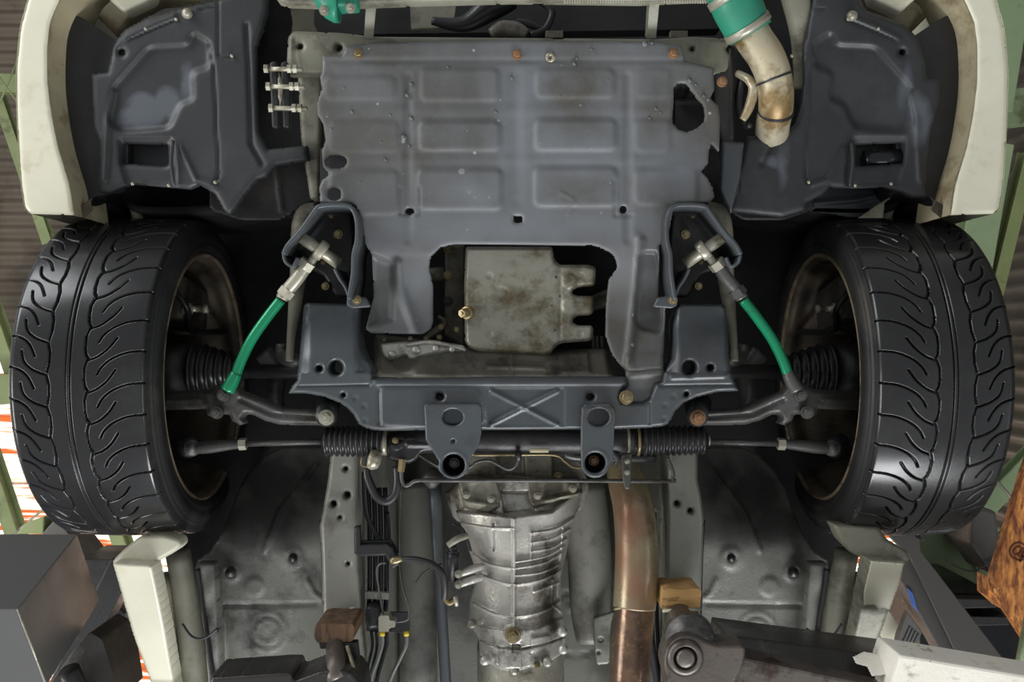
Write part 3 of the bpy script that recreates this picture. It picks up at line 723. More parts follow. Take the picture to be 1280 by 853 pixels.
sheet('front_edge', rnd([(344,-40),(930,-40),(930,-4),(800,2),(640,0),(520,3),(420,7),(360,5),(346,1)],2), 1.50, 'beige', fe, 3, [E_roll(6,5)], .02)
V0 = []
for i in range(60):
    x = 706+i*3.2; v, f = lv(W(x,-8,1.505), W(x,4.5,1.505), [(0,.0012),(1,.0012)], 5); V0.append((v,f))
V, Fc = merge(*V0); mk('cooler_fins', V, Fc, 'zinc', fe, True, 'fine cooler fins along the front edge', 'stuff')
tube('hose', [(400,-30,1.49,44),(418,4,1.49,42),(424,8,1.49,40)], 'silicone', fe, 20, 4, 'green hose end at the top edge')
sheet('green_hose_band', rnd([(392,-20),(448,-20),(446,8),(410,10),(394,6)],3), 1.475, 'silicone', fe, 2, [E_roll(6,6)], .03, 'green hose with clamp screws')
for x,y in ((405,13),(438,10)): bolt(x,y,1.47,6,'zinc',fe)
# dark hardware in the gap
for pts in ([(540,26,1.66,10),(580,30,1.66,20),(615,8,1.66,34),(640,-4,1.66,30)], [(672,0,1.64,9),(690,14,1.64,9),(682,36,1.64,9),(664,44,1.64,9)], [(615,40,1.65,6),(648,28,1.65,10),(680,38,1.65,6)]):
    tube('front_hose', pts, 'rubber', fe, 12, 6)
tube('guard_tube', [(614,44,1.62,16),(628,37,1.62,22),(646,38,1.62,20),(658,44,1.62,14)], 'block', fe, 12, 5)
for x in (398, 388): pass
prism('radiator_core', [(372,8),(900,4),(900,36),(372,44)], 1.78, 1.82, 'dark', fe, 0)
for x0 in (362,):
    sheet('side_bracket', rnd([(362,6),(394,10),(392,30),(400,44),(364,44),(366,28)],3), 1.64, 'beige', fe, 1.5)
for x0 in (682,838): prism('clip_bracket', [(x0,38),(x0+22,38),(x0+22,47),(x0,47)], 1.585, 1.60, 'block', fe, .001)
prism('dark_hub', circ(1000,20,1,1,6), 1.9,1.901,'dark',fe,0)

# left bracket with three long bolts
br = part('bolted_bracket', 'pair of black link plates held by three bright bolts')
for (x0,x1) in ((341,345),(355,361)):
    sheet('link_plate', rnd([(x0-4,78),(x0+4,76),(x0+8,112),(x0+7,160),(x0-1,160),(x0-3,112)],3), 1.55, 'black', br, 1.2, [E_roll(2,2)], .012)
for y in (86,108,135):
    dx = (y-86)*.12
    tube('long_bolt', [(332+dx,y,1.538,6),(378+dx,y+1,1.538,6)], 'zinc', br, 10, 1, 'bright bolt')
    for x in (333,362,369): lathe('nut', W(x+dx-2.5,y,1.538), W(x+dx+2.5,y,1.538), [(0,.0075),(1,.0075)], 'zinc', br, 6, smooth=False)
tube('link_shackle', [(348,92,1.56,5),(351,110,1.55,7),(349,135,1.56,5)], 'zinc', br, 8, 5)

# --- undertray (skid plate)
ut = part('undertray', 'large grey pressed steel undertray with raised pads')
outl = [(403,88),(403,70),(428,69),(432,58),(470,52),(640,50.5),(820,52),(852,57),(856,76),(892,84),(893,112),(888,122),(898,132),(900,148),(899,190),(889,180),(886,190),(885,205),(877,214),(884,222),(891,234),(893,247),
        (887,254),(848,254),(841,265),(835,295),(824,308),(823,373),(832,384),(830,434),(829,455),(830,465),(829,477),(820,481),(814,498),(805,505),(777,505),(773,497),(776,490),(784,482),(782,464),
        (766,445),(757,420),(758,380),(761,350),(772,334),(770,324),(763,315),(744,307),(640,305.5),(567,305),(551,309),(538,322),(536,334),(541,357),(541,402),(538,412),(528,418),(464,417),(457,412),(467,372),(465,319),(457,306),(449,265),(444,256),(436,253),(400,252),(399,234),(403,225),(411,218),(404,208),(402,188),(407,176),(404,155),(397,144),(396,129),(402,111),(400,96)]
tear = [(842,111),(846,105),(851,103),(857,104),(861,108),(870,120),(880,132),(882,144),(880,152),(874,158),(866,163),(858,165),(848,162),(841,153),(840,148),(842,129)]
holes = [tear, circ(420,202,14,9), circ(418,243,8.5), circ(512,264,5.5,4), circ(779,262,4.5,5), rnd([(642,270),(653,270),(653,277),(650,279),(645,279),(642,277)],1.5), circ(688,72,3)]
pads = [(406,96,494,124,3),(526,86,623,126,4),(670,86,768,122,4),(796,86,838,122,2),(412,152,498,190,3),(524,152,625,188,5),(669,150,770,188,5),(794,150,838,190,3),
        (412,214,498,268,4),(522,212,627,262,5),(668,210,771,258,5),(794,212,872,256,4)]
emb = [E_roll(4,2), E_dents(1.8,45,11), E_dents(1.2,20,31), E_dents(.8,14,4)]
emb += [E_rect(a,b,c,d_,h*.85,9,8) for a,b,c,d_,h in pads]
emb += [E_line([(400,138),(890,138)],12,1.2), E_line([(410,200),(885,200)],10,1),
        E_line([(510,96),(510,300)],9,-3), E_line([(785,96),(785,300)],9,-3), E_line([(645,96),(645,250)],14,-2),
        E_line([(500,235),(500,268),(525,268),(525,235)],2.5,-3), E_line([(768,225),(768,270),(792,270)],2.5,-3),
        E_poly([(455,318),(540,318),(548,430),(448,430)],-2,14), E_line([(497,330),(500,360),(520,415)],10,8), E_poly([(466,320),(492,330),(490,400),(462,408)],-14,10),
        E_line([(800,300),(795,360),(785,455)],9,6), E_poly(rnd([(800,315),(822,315),(830,400),(826,418),(800,412),(792,398)],6),-16,5),
        E_line([(782,466),(830,462)],3,-5), E_poly([(782,445),(830,440),(830,470),(782,472)],5,8), E_ring(783,497,9,4,2),
        E_line([(700,240),(718,250),(710,268)],3,1.5), E_line([(400,76),(892,76)],6,-2), E_ring(851,118,8,3,2)]
def trayd(X, Y): return 1.53 - .0*X + .018*ss((Y-300)/80) - .035*ss((Y-400)/70)
sheet('tray_panel', [outl]+holes, 1.53, 'tray', ut, 2.3, emb, .008, dfun=trayd)
for x,y,m_ in ((448,67,'brass'),(646,68,'rust'),(842,67,'rust'),(903,102,'rust')):
    bolt(x, y, 1.527, 6.5, m_, ut, .006)
bolt(783, 497, 1.499, 9, 'brass', ut, .008)
lathe('grommet', W(688,72,1.535), W(688,72,1.527), [(0,.008),(.5,.009),(1,.007),(1,.003),(.6,.003)], 'zinc', ut, 16)
random.seed(4)
for (x,y,r) in ((514,105,3),(509,119,3),(514,148,3.2),(505,172,4),(511,182,2),(477,178,3),(488,144,2.5),(467,178,2),(415,162,4),(597,97,2),(606,92,3),(714,218,2),(862,101,3.5),(870,106,2),(806,55,4),(815,54,2),(718,80,3),(721,73,2),(450,228,3.5),(740,62,2),(482,200,2.5),(440,140,3),(430,110,2),(560,84,2),(620,140,2),(700,120,2),(760,100,3),(880,120,2.5),(812,148,2),(820,136,2.5),(826,141,2),(600,110,1.8),(640,98,2)):
    lathe('paint_blister', W(x,y,1.53), W(x,y,1.5265), [(0,r*.0013),(.6,r*.001),(1,r*.0005)], 'tray', ut, 10)
prism('hole_backing', [(400,186),(440,186),(440,258),(400,258)], 1.57, 1.58, 'liner', ut, 0)
sheet('tray_side_bracket', rnd([(892,86),(906,88),(910,58),(920,60),(918,172),(908,210),(926,180),(926,240),(918,252),(906,252),(902,180),(893,130)],3), 1.56, 'black', ut, 2, [E_roll(3,4), E_line([(914,60),(914,170)],3,3)], .02, 'dark folded bracket along the right edge of the tray')
sheet('tray_side_bracket', rnd([(903,176),(930,178),(926,220),(914,268),(906,252),(900,238)],3), 1.555, 'primer', ut, 2, [E_roll(3,4)], .01, 'small grey plate')
sheet('tray_inner_plate', rnd([(842,100),(884,100),(884,170),(842,170)],3), 1.60, 'black', ut, 2.5, [E_dents(5,12,7), E_disc(851,115,8,-4), E_line([(842,126),(880,126)],3,4)])

# --- intercooler pipe
ip = part('intercooler_pipe', 'bare metal pipe strapped with cable ties beside the undertray')
path = [(926,20,1.50,50),(942,48,1.505,46),(958,72,1.51,45),(968,100,1.52,44),(970,130,1.535,43),(966,155,1.57,42),(964,178,1.63,42),(962,200,1.72,40)]
tube('metal_pipe', path, 'pipe', ip, 32, 8, 'yellowed bare metal pipe')
tube('coupler', [(905,-40,1.485,60),(918,0,1.49,62),(928,22,1.495,60),(938,42,1.50,56)], 'silicone', ip, 32, 6, 'green silicone coupler')
def band(name, a, b, w, mat_, label=None):
    tube(name, [a+(w,), b+(w,)], mat_, ip, 32, 1, label)
band('hose_clamp', (932,30,1.497), (936.5,38,1.50), 61, 'zinc', 'steel hose clamp')
band('hose_clamp', (913,-12,1.488), (918,-3,1.49), 66, 'zinc')
lathe('clamp_screw', W(907,12,1.47), W(922,4,1.47), [(0,.005),(1,.005)], 'zinc', ip, 10)
band('cable_tie', (967.5,97,1.519), (968.3,99.5,1.5195), 46.5, 'rubber', 'black cable tie')
band('cable_tie', (970,137,1.542), (969.5,139.5,1.545), 45.5, 'rubber')
tube('vent_pipe', [(928,150,1.55,9),(936,135,1.545,12),(942,112,1.54,13),(936,100,1.54,11),(922,92,1.56,9)], 'pipe', ip, 14, 6, 'thin curved pipe')
tube('vent_hose', [(930,100,1.57,16),(925,130,1.57,14),(932,154,1.57,12),(938,156,1.56,8)], 'rubber', ip, 12, 6)
tube('body_member', [(985,-40,1.60,38),(1000,20,1.61,34),(1003,60,1.63,26),(1004,110,1.66,22)], 'beige', ip, 20, 6, 'beige body member beside the pipe')

# --- front subframe crossmember
cm = part('crossmember', 'dark blue grey front crossmember with pressed cross in the middle')
outl = [(380,382),(384,379),(448,380),(451,384),(450,421),(452,436),(457,448),(466,460),(466,473),(520,474),(640,472),(783,472),(784,482),(776,489),(774,496),(777,504),(805,504),(812,499),(819,481),(828,478),(830,466),(841,448),(843,430),(841,403),(846,386),(852,380),(902,380),(907,384),(910,420),(911,445),(914,466),(918,477),(924,489),(898,490),(870,497),(856,503),(845,513),(840,523),(835,530),(828,533),(812,535),(767,537),(727,537),(602,538),(532,538),(482,539),(468,538),(456,535),(448,530),(442,519),(435,511),(425,504),(405,496),(382,492),(361,492),(364,484),(371,476),(374,450)]
h = [circ(420,460,8.5,9), circ(399,461,3.6), circ(862,460,8.5,9), circ(888,460,3.8), circ(550,496,4.6,4), circ(738,496,4.6,4), circ(429,494,2), circ(858,493,2.4)]
emb = [E_roll(4,7), E_dents(1,40,3), E_line([(470,479),(782,479)],5,3),
       E_poly(rnd([(474,485),(518,485),(600,487),(607,530),(530,534),(476,532)],8),3,5),
       E_poly(rnd([(608,486),(706,486),(706,534),(608,534)],2),-2,3), E_line([(614,489),(697,531)],4,4.5), E_line([(614,531),(697,489)],4,4.5),
       E_line([(366,484),(462,482)],3,-4), E_line([(826,483),(918,482)],3,-4), E_line([(840,472),(905,470)],5,4),
       E_disc(444,498,3.5,-1.5),E_disc(455,508,3.5,-1.5),E_disc(456,526,3.5,-1.5),E_disc(842,496,3.5,-1.5),E_disc(832,507,3.5,-1.5),E_disc(830,524,3.5,-1.5),
       E_line([(474,488),(474,530)],4,-3), E_line([(812,500),(812,530)],3,-3)]
def cmd(X, Y):    # the towers roll away up into the engine bay
    u = np.minimum(np.abs(X-415), np.abs(X-878))
    return 1.50 + .05*ss((470-Y)/80)**1.5*(Y < 472) + .010*ss((u-26)/16)*(Y < 466)
sheet('beam', [outl]+h, 1.5, 'primer', cm, 1.8, emb, .05, dfun=cmd)
for s in (-1, 1):
    prism('tower_back', side([(384,384),(448,384),(450,470),(380,470)], s), 1.60, 1.62, 'dark', cm, 0)
    for (x0, y0) in ((566,522),(746,522)) if s < 0 else (): pass
l = [(530,507),(534,505),(598,505),(602,508),(602,540),(599,556),(586,578)]+[(567+20*math.cos(a), 581+18*math.sin(a)) for a in np.linspace(0.1, math.pi-.1, 12)]+[(549,578),(532,550)]
sheet('rack_mount', [l, circ(566,522,13,10.5), circ(566.5,552,2.5), circ(567,582,14)], 1.485, 'primer', cm, 1.4, [E_roll(2,2), E_ring(567,582,17,4,1)], .006)
r_ = [(727,510),(731,506),(762,505),(768,509),(770,516),(768,537),(767,572)]+[(744+18*math.cos(a), 580+18*math.sin(a)) for a in np.linspace(0.2, math.pi-.2, 12)]+[(726,572),(726,537)]
sheet('rack_mount', [r_, circ(748.5,522,13.5,11.5), circ(744,579,13)], 1.485, 'primer', cm, 1.4, [E_roll(2,2), E_line([(730,508),(766,508)],3,-2), E_ring(744,579,16,4,1)], .006)
for (x, y, m_) in ((567,582,'arm'),(743.5,579,'rust')):
    c = W(x,y,1.485); u = Vector((0,0,1))
    V, Fc = merge(lv(c, c+u*.05, [(0,.0195),(1,.0165)], 28)[0:1] + (ring_faces(2,28,False),), lv(c+u*.035, c+u*.036, [(0,.0185),(1,.0185)], 28))
    mk('bushing_cup', V, Fc, 'black', cm)
    bolt(x-1.5*((x-640)/100), y-3, 1.515, 7, m_, cm, .010)
for (x, y) in ((568,521),(742,519)):
    bolt(x, y, 1.54, 6, 'brass', cm, .01)
    prism('bolt_plate', rnd([(x-22,y-16),(x+22,y-16),(x+22,y+16),(x-22,y+16)],3), 1.545, 1.56, 'black', cm, 0)

# --- tension rod brackets and rods
for s in (-1, 1):
    tb = part('rod_bracket', 'black folded bracket holding the tension rod pivot')
    ribbon('bracket_flange', side([(354,318),(360,306),(376,288),(393,264),(399,258),(415,256),(434,257),(442,264),(446,278),(446,300),(442,318),(441,342),(438,362),(436,374)], s), 5.5, 1.49, 1.60, 'primer', tb, n=4)
    ribbon('bracket_flange', side([(354,318),(357,328),(366,333),(372,322)], s), 4, 1.50, 1.58, 'primer', tb, n=4)
    ribbon('inner_flange', side([(418,336),(424,348),(432,360),(437,374)], s), 4, 1.50, 1.60, 'primer', tb, n=4)
    sheet('bracket_web', side(rnd([(360,312),(398,262),(440,262),(444,300),(438,372),(420,372),(404,345),(372,330)],4), s), 1.585, 'black', tb, 2, [E_roll(4,5), E_dents(3,10,8)], .01)
    sheet('bolt_tab', side(rnd([(434,368),(458,372),(464,384),(440,386),(433,382)],3), s), 1.515, 'primer', tb, 1.5, [E_roll(2,2)], .004)
    x, y = (446,375) if s < 0 else (841,375)
    bolt(x, y, 1.513, 6, 'brass', tb, .006)
    for (x, y, r) in ((414,270,3),(423,293,6),(404,328,3),(407,358,5)): bolt(sx(x,s), y, 1.583, r, 'brass', tb, .010)
    tr = part('tension_rod', 'adjustable tension rod with green anodised bent tube and rod end')
    tube('pivot_sleeve', [(sx(377,s),297,1.515,15),(sx(424,s),330,1.535,15)], 'zinc', tr, 24, 1, 'dull steel pivot sleeve')
    a = W(sx(395,s),301,1.505); b = W(sx(404,s),309,1.512); ax = (W(sx(424,s),330,1.535)-W(sx(377,s),297,1.515)).normalized(); c = W(sx(401,s),313,1.522)
    lathe('rod_end', c-ax*.0075, c+ax*.0075, [(0,.010),(0,.0155),(.2,.017),(.8,.017),(1,.0155),(1,.010)], 'zinc', tr, 32)
    tube('threaded_shank', [(sx(396,s),318,1.522,10),(sx(380,s),340,1.525,11)], 'zinc', tr, 16, 1)
    lathe('lock_nut', W(sx(386,s),327,1.522), W(sx(380,s),335,1.524), [(0,.0145),(1,.0145)], 'zinc', tr, 6, smooth=False)
    tube('steel_sleeve', [(sx(383,s),332,1.522,16),(sx(372,s),348,1.525,17),(sx(357,s),366,1.53,17),(sx(352,s),374,1.53,15)], 'zinc' if s < 0 else 'arm', tr, 20, 3)
    lathe('lock_nut', W(sx(361,s),362,1.53), W(sx(355,s),370,1.53), [(0,.0145),(1,.0145)], 'zinc' if s < 0 else 'arm', tr, 6, smooth=False)
    tube('green_tube', [(sx(351,s),375,1.53,13),(sx(333,s),398,1.53,13),(sx(315,s),424,1.53,13),(sx(302,s),450,1.53,13),(sx(294,s),472,1.53,13)], 'green', tr, 24, 6, 'green anodised tube')
    tube('tube_foot', [(sx(296,s),466,1.53,14),(sx(290,s),478,1.53,17),(sx(284,s),488,1.53,18)], 'green' if s < 0 else 'arm', tr, 14, 3)

# --- lower control arms, tie rods, anti roll bar links
for s in (-1, 1):
    la = part('lower_arm', 'forged steel lower control arm')
    out = [(150,492),(205,490),(240,489),(262,487),(272,482),(284,478),(294,480),(302,490),(330,501),(355,512),(395,513),(408,511),(418,517),(419,527),(410,533),(395,532),(370,532),(348,531),(330,526),(316,519),(307,518),(303,523),(306,530),(300,532),(290,526),(287,519),(278,518),(268,523),(259,519),(258,511),(246,512),(205,513),(150,514)]
    def dd(X, Y, s=s):
        x = X if s < 0 else 1280-X
        return 1.545+.10*ss((290-x)/110) - .008*np.exp(-((x-290)/30)**2)
    emb = [E_roll(6,10), E_line(side([(300,500),(340,518),(395,522)], s),5,-5), E_line(side([(205,502),(250,500)], s),6,3)]
    sheet('forged_arm', side(out, s), 1.545, 'arm', la, 1.6, emb, .022, dfun=dd)
    for x, y in ((279,494),(271,516)): bolt(sx(x,s), y, 1.535, 8, 'arm', la, .010)
    bolt(sx(408,s), 522, 1.530, 10, 'zinc' if s < 0 else 'rust', la, .014, label='inner pivot bolt')
    tube('pivot_bush', [(sx(408,s),522,1.545,26),(sx(408,s),505,1.60,34)], 'rubber', la, 24, 1)
    trd = part('tie_rod', 'steering tie rod with outer ball joint')
    tube('tie_rod_end', [(sx(238,s),561,1.60,14),(sx(262,s),559,1.59,16),(sx(290,s),556,1.585,13),(sx(306,s),555,1.58,11)], 'arm', trd, 20, 4)
    lathe('ball_joint', W(sx(240,s),560,1.585), W(sx(240,s),560,1.64), [(0,.009),(.06,.009),(.06,.012),(.12,.0145),(.6,.0155),(1,.012)], 'arm', trd, 24)
    lathe('lock_nut', W(sx(299,s),555.5,1.58), W(sx(308,s),555,1.58), [(0,.0105),(1,.0105)], 'zinc', trd, 6, smooth=False)
    tube('rod', [(sx(306,s),555,1.58,8),(sx(405,s),552,1.585,8)], 'arm', trd, 14, 1)
    bellows('dust_boot', W(sx(238,s),561,1.62), W(sx(228,s),552,1.67), .02,.016,3,'boot',trd)
    ar = part('anti_roll_bar', 'grey anti roll bar end and drop link behind the bracket')
    tube('bar', [(sx(396,s),262,1.64,20),(sx(382,s),268,1.64,24),(sx(376,s),288,1.64,24),(sx(374,s),330,1.64,22),(sx(369,s),380,1.64,17),(sx(364,s),420,1.64,11),(sx(362,s),452,1.64,10)], 'beige', ar, 16, 6)
    tube('link_boot', [(sx(352,s),430,1.68,14),(sx(354,s),444,1.68,18),(sx(366,s),450,1.66,20),(sx(376,s),447,1.66,12)], 'arm', ar, 12, 4)
    tube('upper_arm', [(sx(330,s),440,1.80,26),(sx(345,s),462,1.80,26),(sx(345,s),500,1.78,20),(sx(352,s),520,1.76,12)], 'arm', ar, 12, 4)

# --- steering rack
sr = part('steering_rack', 'dark steering rack housing behind the crossmember')
tube('rack_housing', [(487,553,1.585,26),(520,553,1.585,30),(535,550,1.585,34),(640,550,1.585,35),(726,550,1.585,35),(770,551,1.585,34),(782,551,1.585,36),(796,551,1.585,36)], 'black', sr, 28, 1)
lathe('hose_clamp', W(783,551,1.585), W(786,551,1.585), [(0,.0255),(1,.0255)], 'zinc', sr, 28)
lathe('hose_clamp', W(796,551,1.582), W(799,551,1.582), [(0,.0265),(1,.0265)], 'brass', sr, 28, 'thin bright clamp on right boot')
bellows('rack_boot', W(403,552,1.58), W(480,552,1.58), .0255, .0275, 11, 'boot', sr, .80)
bellows('rack_boot', W(884,551,1.58), W(800,551,1.58), .0245, .0275, 11, 'boot', sr, .80)
lathe('boot_clamp', W(478,554,1.58), W(484,554,1.58), [(0,.021),(1,.021)], 'zinc', sr, 24)
lathe('boot_clamp', W(884,551,1.58), W(887,551,1.58), [(0,.009),(1,.009)], 'zinc', sr, 16)
sheet('valve_body', rnd([(484,556),(492,552),(500,552),(505,546),(512,544),(540,548),(556,550),(556,564),(528,566),(520,576),(512,580),(500,579),(484,574)],3), 1.565, 'black', sr, 1.3, [E_roll(4,7), E_disc(495,552,4,-5), E_disc(496,555,8,2), E_line([(510,556),(550,556)],6,4)], .03)
bolt(494,551,1.56,4,'brass',sr,.004)
lathe('union_fitting', W(460,573,1.56), W(476,577,1.56), [(0,.004),(.1,.016),(.5,.018),(.9,.013),(1,.005)], 'zinc', sr, 20, 'bright union fitting')
tube('yellow_clip', [(452,572,1.55,2),(452,582,1.55,2),(462,584,1.55,2),(470,582,1.55,2)], 'brass', sr, 6, 5)
tube('return_hose', [(458,586,1.57,8),(460,598,1.57,10),(470,620,1.57,11),(483,627,1.57,11),(494,618,1.57,11),(497,600,1.57,11),(496,584,1.57,11)], 'rubber', sr, 14, 6, 'black looped return hose')
hl = part('fluid_pipes', 'thin bent hydraulic pipes running below the rack')
tube('long_pipe', [(502,578,1.56,6),(502,598,1.56,5),(506,607,1.56,5),(512,606,1.56,5),(522,601,1.56,5),(560,601,1.56,5),(700,601,1.56,5),(832,602,1.56,5),(840,599,1.56,5),(841,590,1.56,5),(834,572,1.56,5)], 'arm', hl, 10, 6)
tube('wavy_pipe', [(520,566,1.575,4),(538,578,1.575,4),(556,586,1.56,4),(585,585,1.56,4),(596,578,1.56,4),(612,576,1.56,4),(626,583,1.56,4),(636,587,1.56,4),(645,582,1.56,4),(648,572,1.56,5)], 'arm', hl, 10, 6)
tube('upper_pipe', [(590,569,1.57,3.5),(640,569,1.57,3.5),(692,569,1.57,3.5),(706,577,1.57,3.5),(716,584,1.57,3.5),(730,585,1.57,3.5)], 'brass', hl, 8, 6)
tube('pipe_clip', [(648,564,1.56,8),(648,576,1.56,8)], 'rubber', hl, 8, 1)
lathe('pipe_nut', W(503,574,1.56), W(501,590,1.56), [(0,.007),(1,.006)], 'brass', hl, 6, smooth=False)
sheet('hanger_strap', rnd([(776,568),(790,566),(789,600),(788,612),(781,612),(778,598)],2), 1.545, 'arm', hl, 1.2, [E_roll(2,2)], .004)
for y in (577,591): bolt(784,y,1.543,3.5,'zinc',hl,.004)
tube('small_fitting', [(765,566,1.57,8),(772,574,1.57,8),(768,584,1.57,5)], 'arm', hl, 8, 5)
tube('stay_rod', [(706,565,1.60,18),(730,570,1.60,18),(820,572,1.60,14)], 'rubber', hl, 10, 4)

# --- engine: oil pan, block, transmission side casting
en = part('engine', 'engine underside seen through the undertray opening')
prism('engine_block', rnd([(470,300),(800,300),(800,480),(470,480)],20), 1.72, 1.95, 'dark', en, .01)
pan = [(582,308),(690,308),(693,324),(699,331),(738,331),(745,335),(744,357),(723,359),(716,363),(715,367),(722,370),(742,370),(742,391),(738,394),(722,395),(716,399),(716,403),(722,407),(739,407),(742,411),(741,424),(736,427),(702,429),(694,434),(688,443),(682,446),(598,439),(587,436),(581,428),(580,360)]
sheet('oil_pan', rnd(pan,4), 1.56, 'pan', en, 1.6, [E_roll(5,8), E_dents(2,26,21), E_disc(612,345,4,-2),E_disc(612,418,4,-2),E_disc(727,345,4,-2),E_disc(725,418,4,-2),E_disc(595,393,13,-4,8), E_disc(627,367,9,-2,4),
      E_line([(700,331),(700,428)],4,-2), E_disc(712,352,9,3,5),E_disc(712,382,9,3,5)], .08, 'pale dented oil pan')
bolt(585,391,1.545,8.5,'brass',en,.018,(-.55,.1,-.8), 'brass coloured drain plug')
sheet('sump_flange', rnd([(556,306),(582,306),(582,436),(556,420)],3), 1.66, 'block', en, 2, [E_roll(3,5)], .02)
for y in (311,344,377): bolt(560,y,1.655,6,'brass' if y<370 else 'black',en,.01)
sheet('lower_block', rnd([(466,418),(520,424),(582,434),(700,438),(760,436),(768,474),(640,476),(470,474)],8), 1.595, 'block', en, 2.2, [E_roll(8,10), E_dents(6,10,33), E_line([(610,458),(680,460)],4,5), E_line([(640,440),(640,472)],3,4), E_poly([(700,440),(735,440),(738,466),(702,466)],6,3), E_disc(505,450,18,8,10)], .1)
sheet('cast_bracket', rnd([(475,430),(500,427),(545,426),(580,432),(582,439),(560,440),(540,443),(522,447),(518,451),(510,449),(508,444),(488,450),(480,448),(476,440)],3), 1.56, 'gearbox', en, 1.3, [E_roll(3,5), E_dents(2,7,4)], .02, 'bright cast bracket')
for x,y in ((481,425),(513,424),(533,424),(549,422),(551,409),(571,412)): bolt(x,y,1.60,3.5,'brass',en,.008)
for x,y,r in ((490,443,5),(520,438,6),(545,436,5),(565,437,4)): lathe('casting_boss', W(x,y,1.575), W(x,y,1.552), [(0,r*.0014),(.8,r*.0013),(1,r*.001)], 'gearbox', en, 12)
tube('bracket_web', [(508,432,1.56,5),(540,428,1.555,6),(582,438,1.56,4)], 'gearbox', en, 8, 5)
tube('wiring_loom', [(530,426,1.61,8),(545,414,1.62,10),(556,404,1.62,8),(548,396,1.63,5)], 'block', en, 8, 5)
tube('coolant_pipe', [(765,372,1.68,24),(745,378,1.68,20),(728,384,1.68,14)], 'block', en, 12, 4)
tube('mount_bracket', [(536,344,1.67,18),(556,343,1.67,18)], 'block', en, 8, 1)
for x in (741,746,752): tube('casting_rib', [(x,420,1.64,4),(x+2,466,1.64,4)], 'block', en, 8, 1)

# --- gearbox
gb = part('gearbox', 'cast aluminium gearbox with ribbed housing')
gout = [(570,640),(575,652),(588,694),(594,712),(594,730),(587,752),(585,775),(590,786),(598,798),(600,818),(606,828),(616,832),(626,838),(643,841),(660,836),(684,830),(702,818),(707,800),(706,783),(703,766),(701,745),(701,722),(706,700),(715,660),(724,630),(728,612),(690,640),(640,646),(600,642)]
def gd(X, Y):
    cxx = 645 + 0*Y; hw = np.interp(Y, [600,640,700,760,790,840], [84,78,60,58,60,56])
    u = np.clip(np.abs(X-cxx)/hw, 0, 1)
    return 1.60 + .10*(1-np.sqrt(np.clip(1-u*u*.96, 0, 1))) + .01*ss((Y-640)/100)
gemb = [E_roll(3,6), E_poly([(640.4,648),(644.6,648),(644.6,785),(640.4,785)],7,1.5)]
for (pts) in ([(575,654),(610,660),(640,661)],[(592,694),(612,706),(640,711)],[(596,716),(618,726),(645,731),(680,724),(703,712)],[(592,755),(618,768),(650,771),(680,764),(700,752)],
              [(646,711),(680,704),(702,692)],[(646,703),(682,696),(704,684)],[(664,690),(690,685),(708,674)],[(664,679),(690,674),(712,662)],[(664,667),(694,662),(717,648)],[(646,720),(676,716),(698,706)]):
    gemb.append(E_line(spl(pts,6), 2.3, 8))
gemb += [E_line([(664,664),(664,700)],1.6,5), E_line([(617,655),(617,688)],2,-5), E_line([(691,725),(690,755),(704,768)],2.2,8), E_line([(704,660),(698,745)],2.2,6), E_line([(668,740),(700,728)],2,6),
         E_poly([(586,778),(612,786),(640,790),(672,786),(704,772),(707,786),(706,816),(684,829),(643,840),(616,834),(600,822),(597,800)],6,2), E_line([(598,800),(625,810),(650,812),(680,806),(706,796)],1.8,-7),
         E_poly(rnd([(602,806),(622,808),(622,832),(606,826)],2),5,1.5),E_poly(rnd([(664,798),(688,794),(688,812),(664,816)],2),6,1.5),E_poly(rnd([(630,812),(652,812),(652,836),(630,836)],2),4,1.5),E_poly([(640,806),(650,806),(650,816),(640,816)],-9,1.5),
         E_disc(641,793,11,6,3), E_disc(600,778,4,5,2), E_dents(1,9,12)]
sheet('main_case', gout, 1.6, 'gearbox', gb, 1.1, gemb, .12, dfun=gd)
bout = [(556,616),(566,610),(575,604),(600,600),(640,598),(700,600),(734,606),(730,622),(724,636),(716,648),(700,650),(660,656),(641,652),(618,650),(596,648),(582,640),(586,650),(583,656),(572,652),(566,646),(560,630)]
def bd(X, Y): return 1.625 + .09*np.clip(np.abs(X-645)/90, 0, 1)**2
sheet('bell_flange', bout, 1.6, 'gearbox', gb, 1.5, [E_roll(4,6), E_line(spl([(580,638),(640,648),(715,632)],6),4,5), E_line(spl([(584,648),(640,656),(712,642)],6),3,-4), E_dents(2.5,8,9), E_poly([(626,616),(664,616),(668,638),(630,642)],-22,4)], .08, dfun=bd)
sheet('bell_housing', rnd([(575,556),(716,556),(737,606),(730,636),(700,650),(640,656),(600,650),(575,630)],8), 1.70, 'engine_alu', gb, 2, [E_dents(5,12,3), E_poly(rnd([(655,560),(690,560),(692,600),(656,600)],3),22,4), E_poly([(582,560),(622,560),(625,612),(578,612)],16,8), E_disc(697,598,8,8,3), E_disc(672,591,2.5,-3,2)], .05)
sheet('dark_opening', rnd([(623,618),(640,610),(654,612),(662,626),(664,642),(626,642)],5), 1.665, 'dark', gb, 2, [], .01)
sheet('engine_stay', rnd([(572,600),(621,600),(627,620),(625,633),(613,641),(595,639),(579,634),(576,618)],3), 1.625, 'engine_alu', gb, 1.3, [E_roll(3,6), E_line([(579,627),(625,634)],7,5), E_disc(600,612,12,-4,10)], .06)
sheet('engine_stay', rnd([(657,600),(724,598),(729,616),(724,622),(700,625),(685,631),(668,637),(661,628)],3), 1.625, 'engine_alu', gb, 1.3, [E_roll(3,6), E_line([(664,632),(690,624),(726,617)],6,5), E_disc(692,609,14,-5,10)], .06)
for x,y in ((583,619),(614,624),(672,620),(716,611)): bolt(x,y,1.622,5,'zinc',gb,.010)
bolt(698,596,1.66,6,'brass',gb,.014)
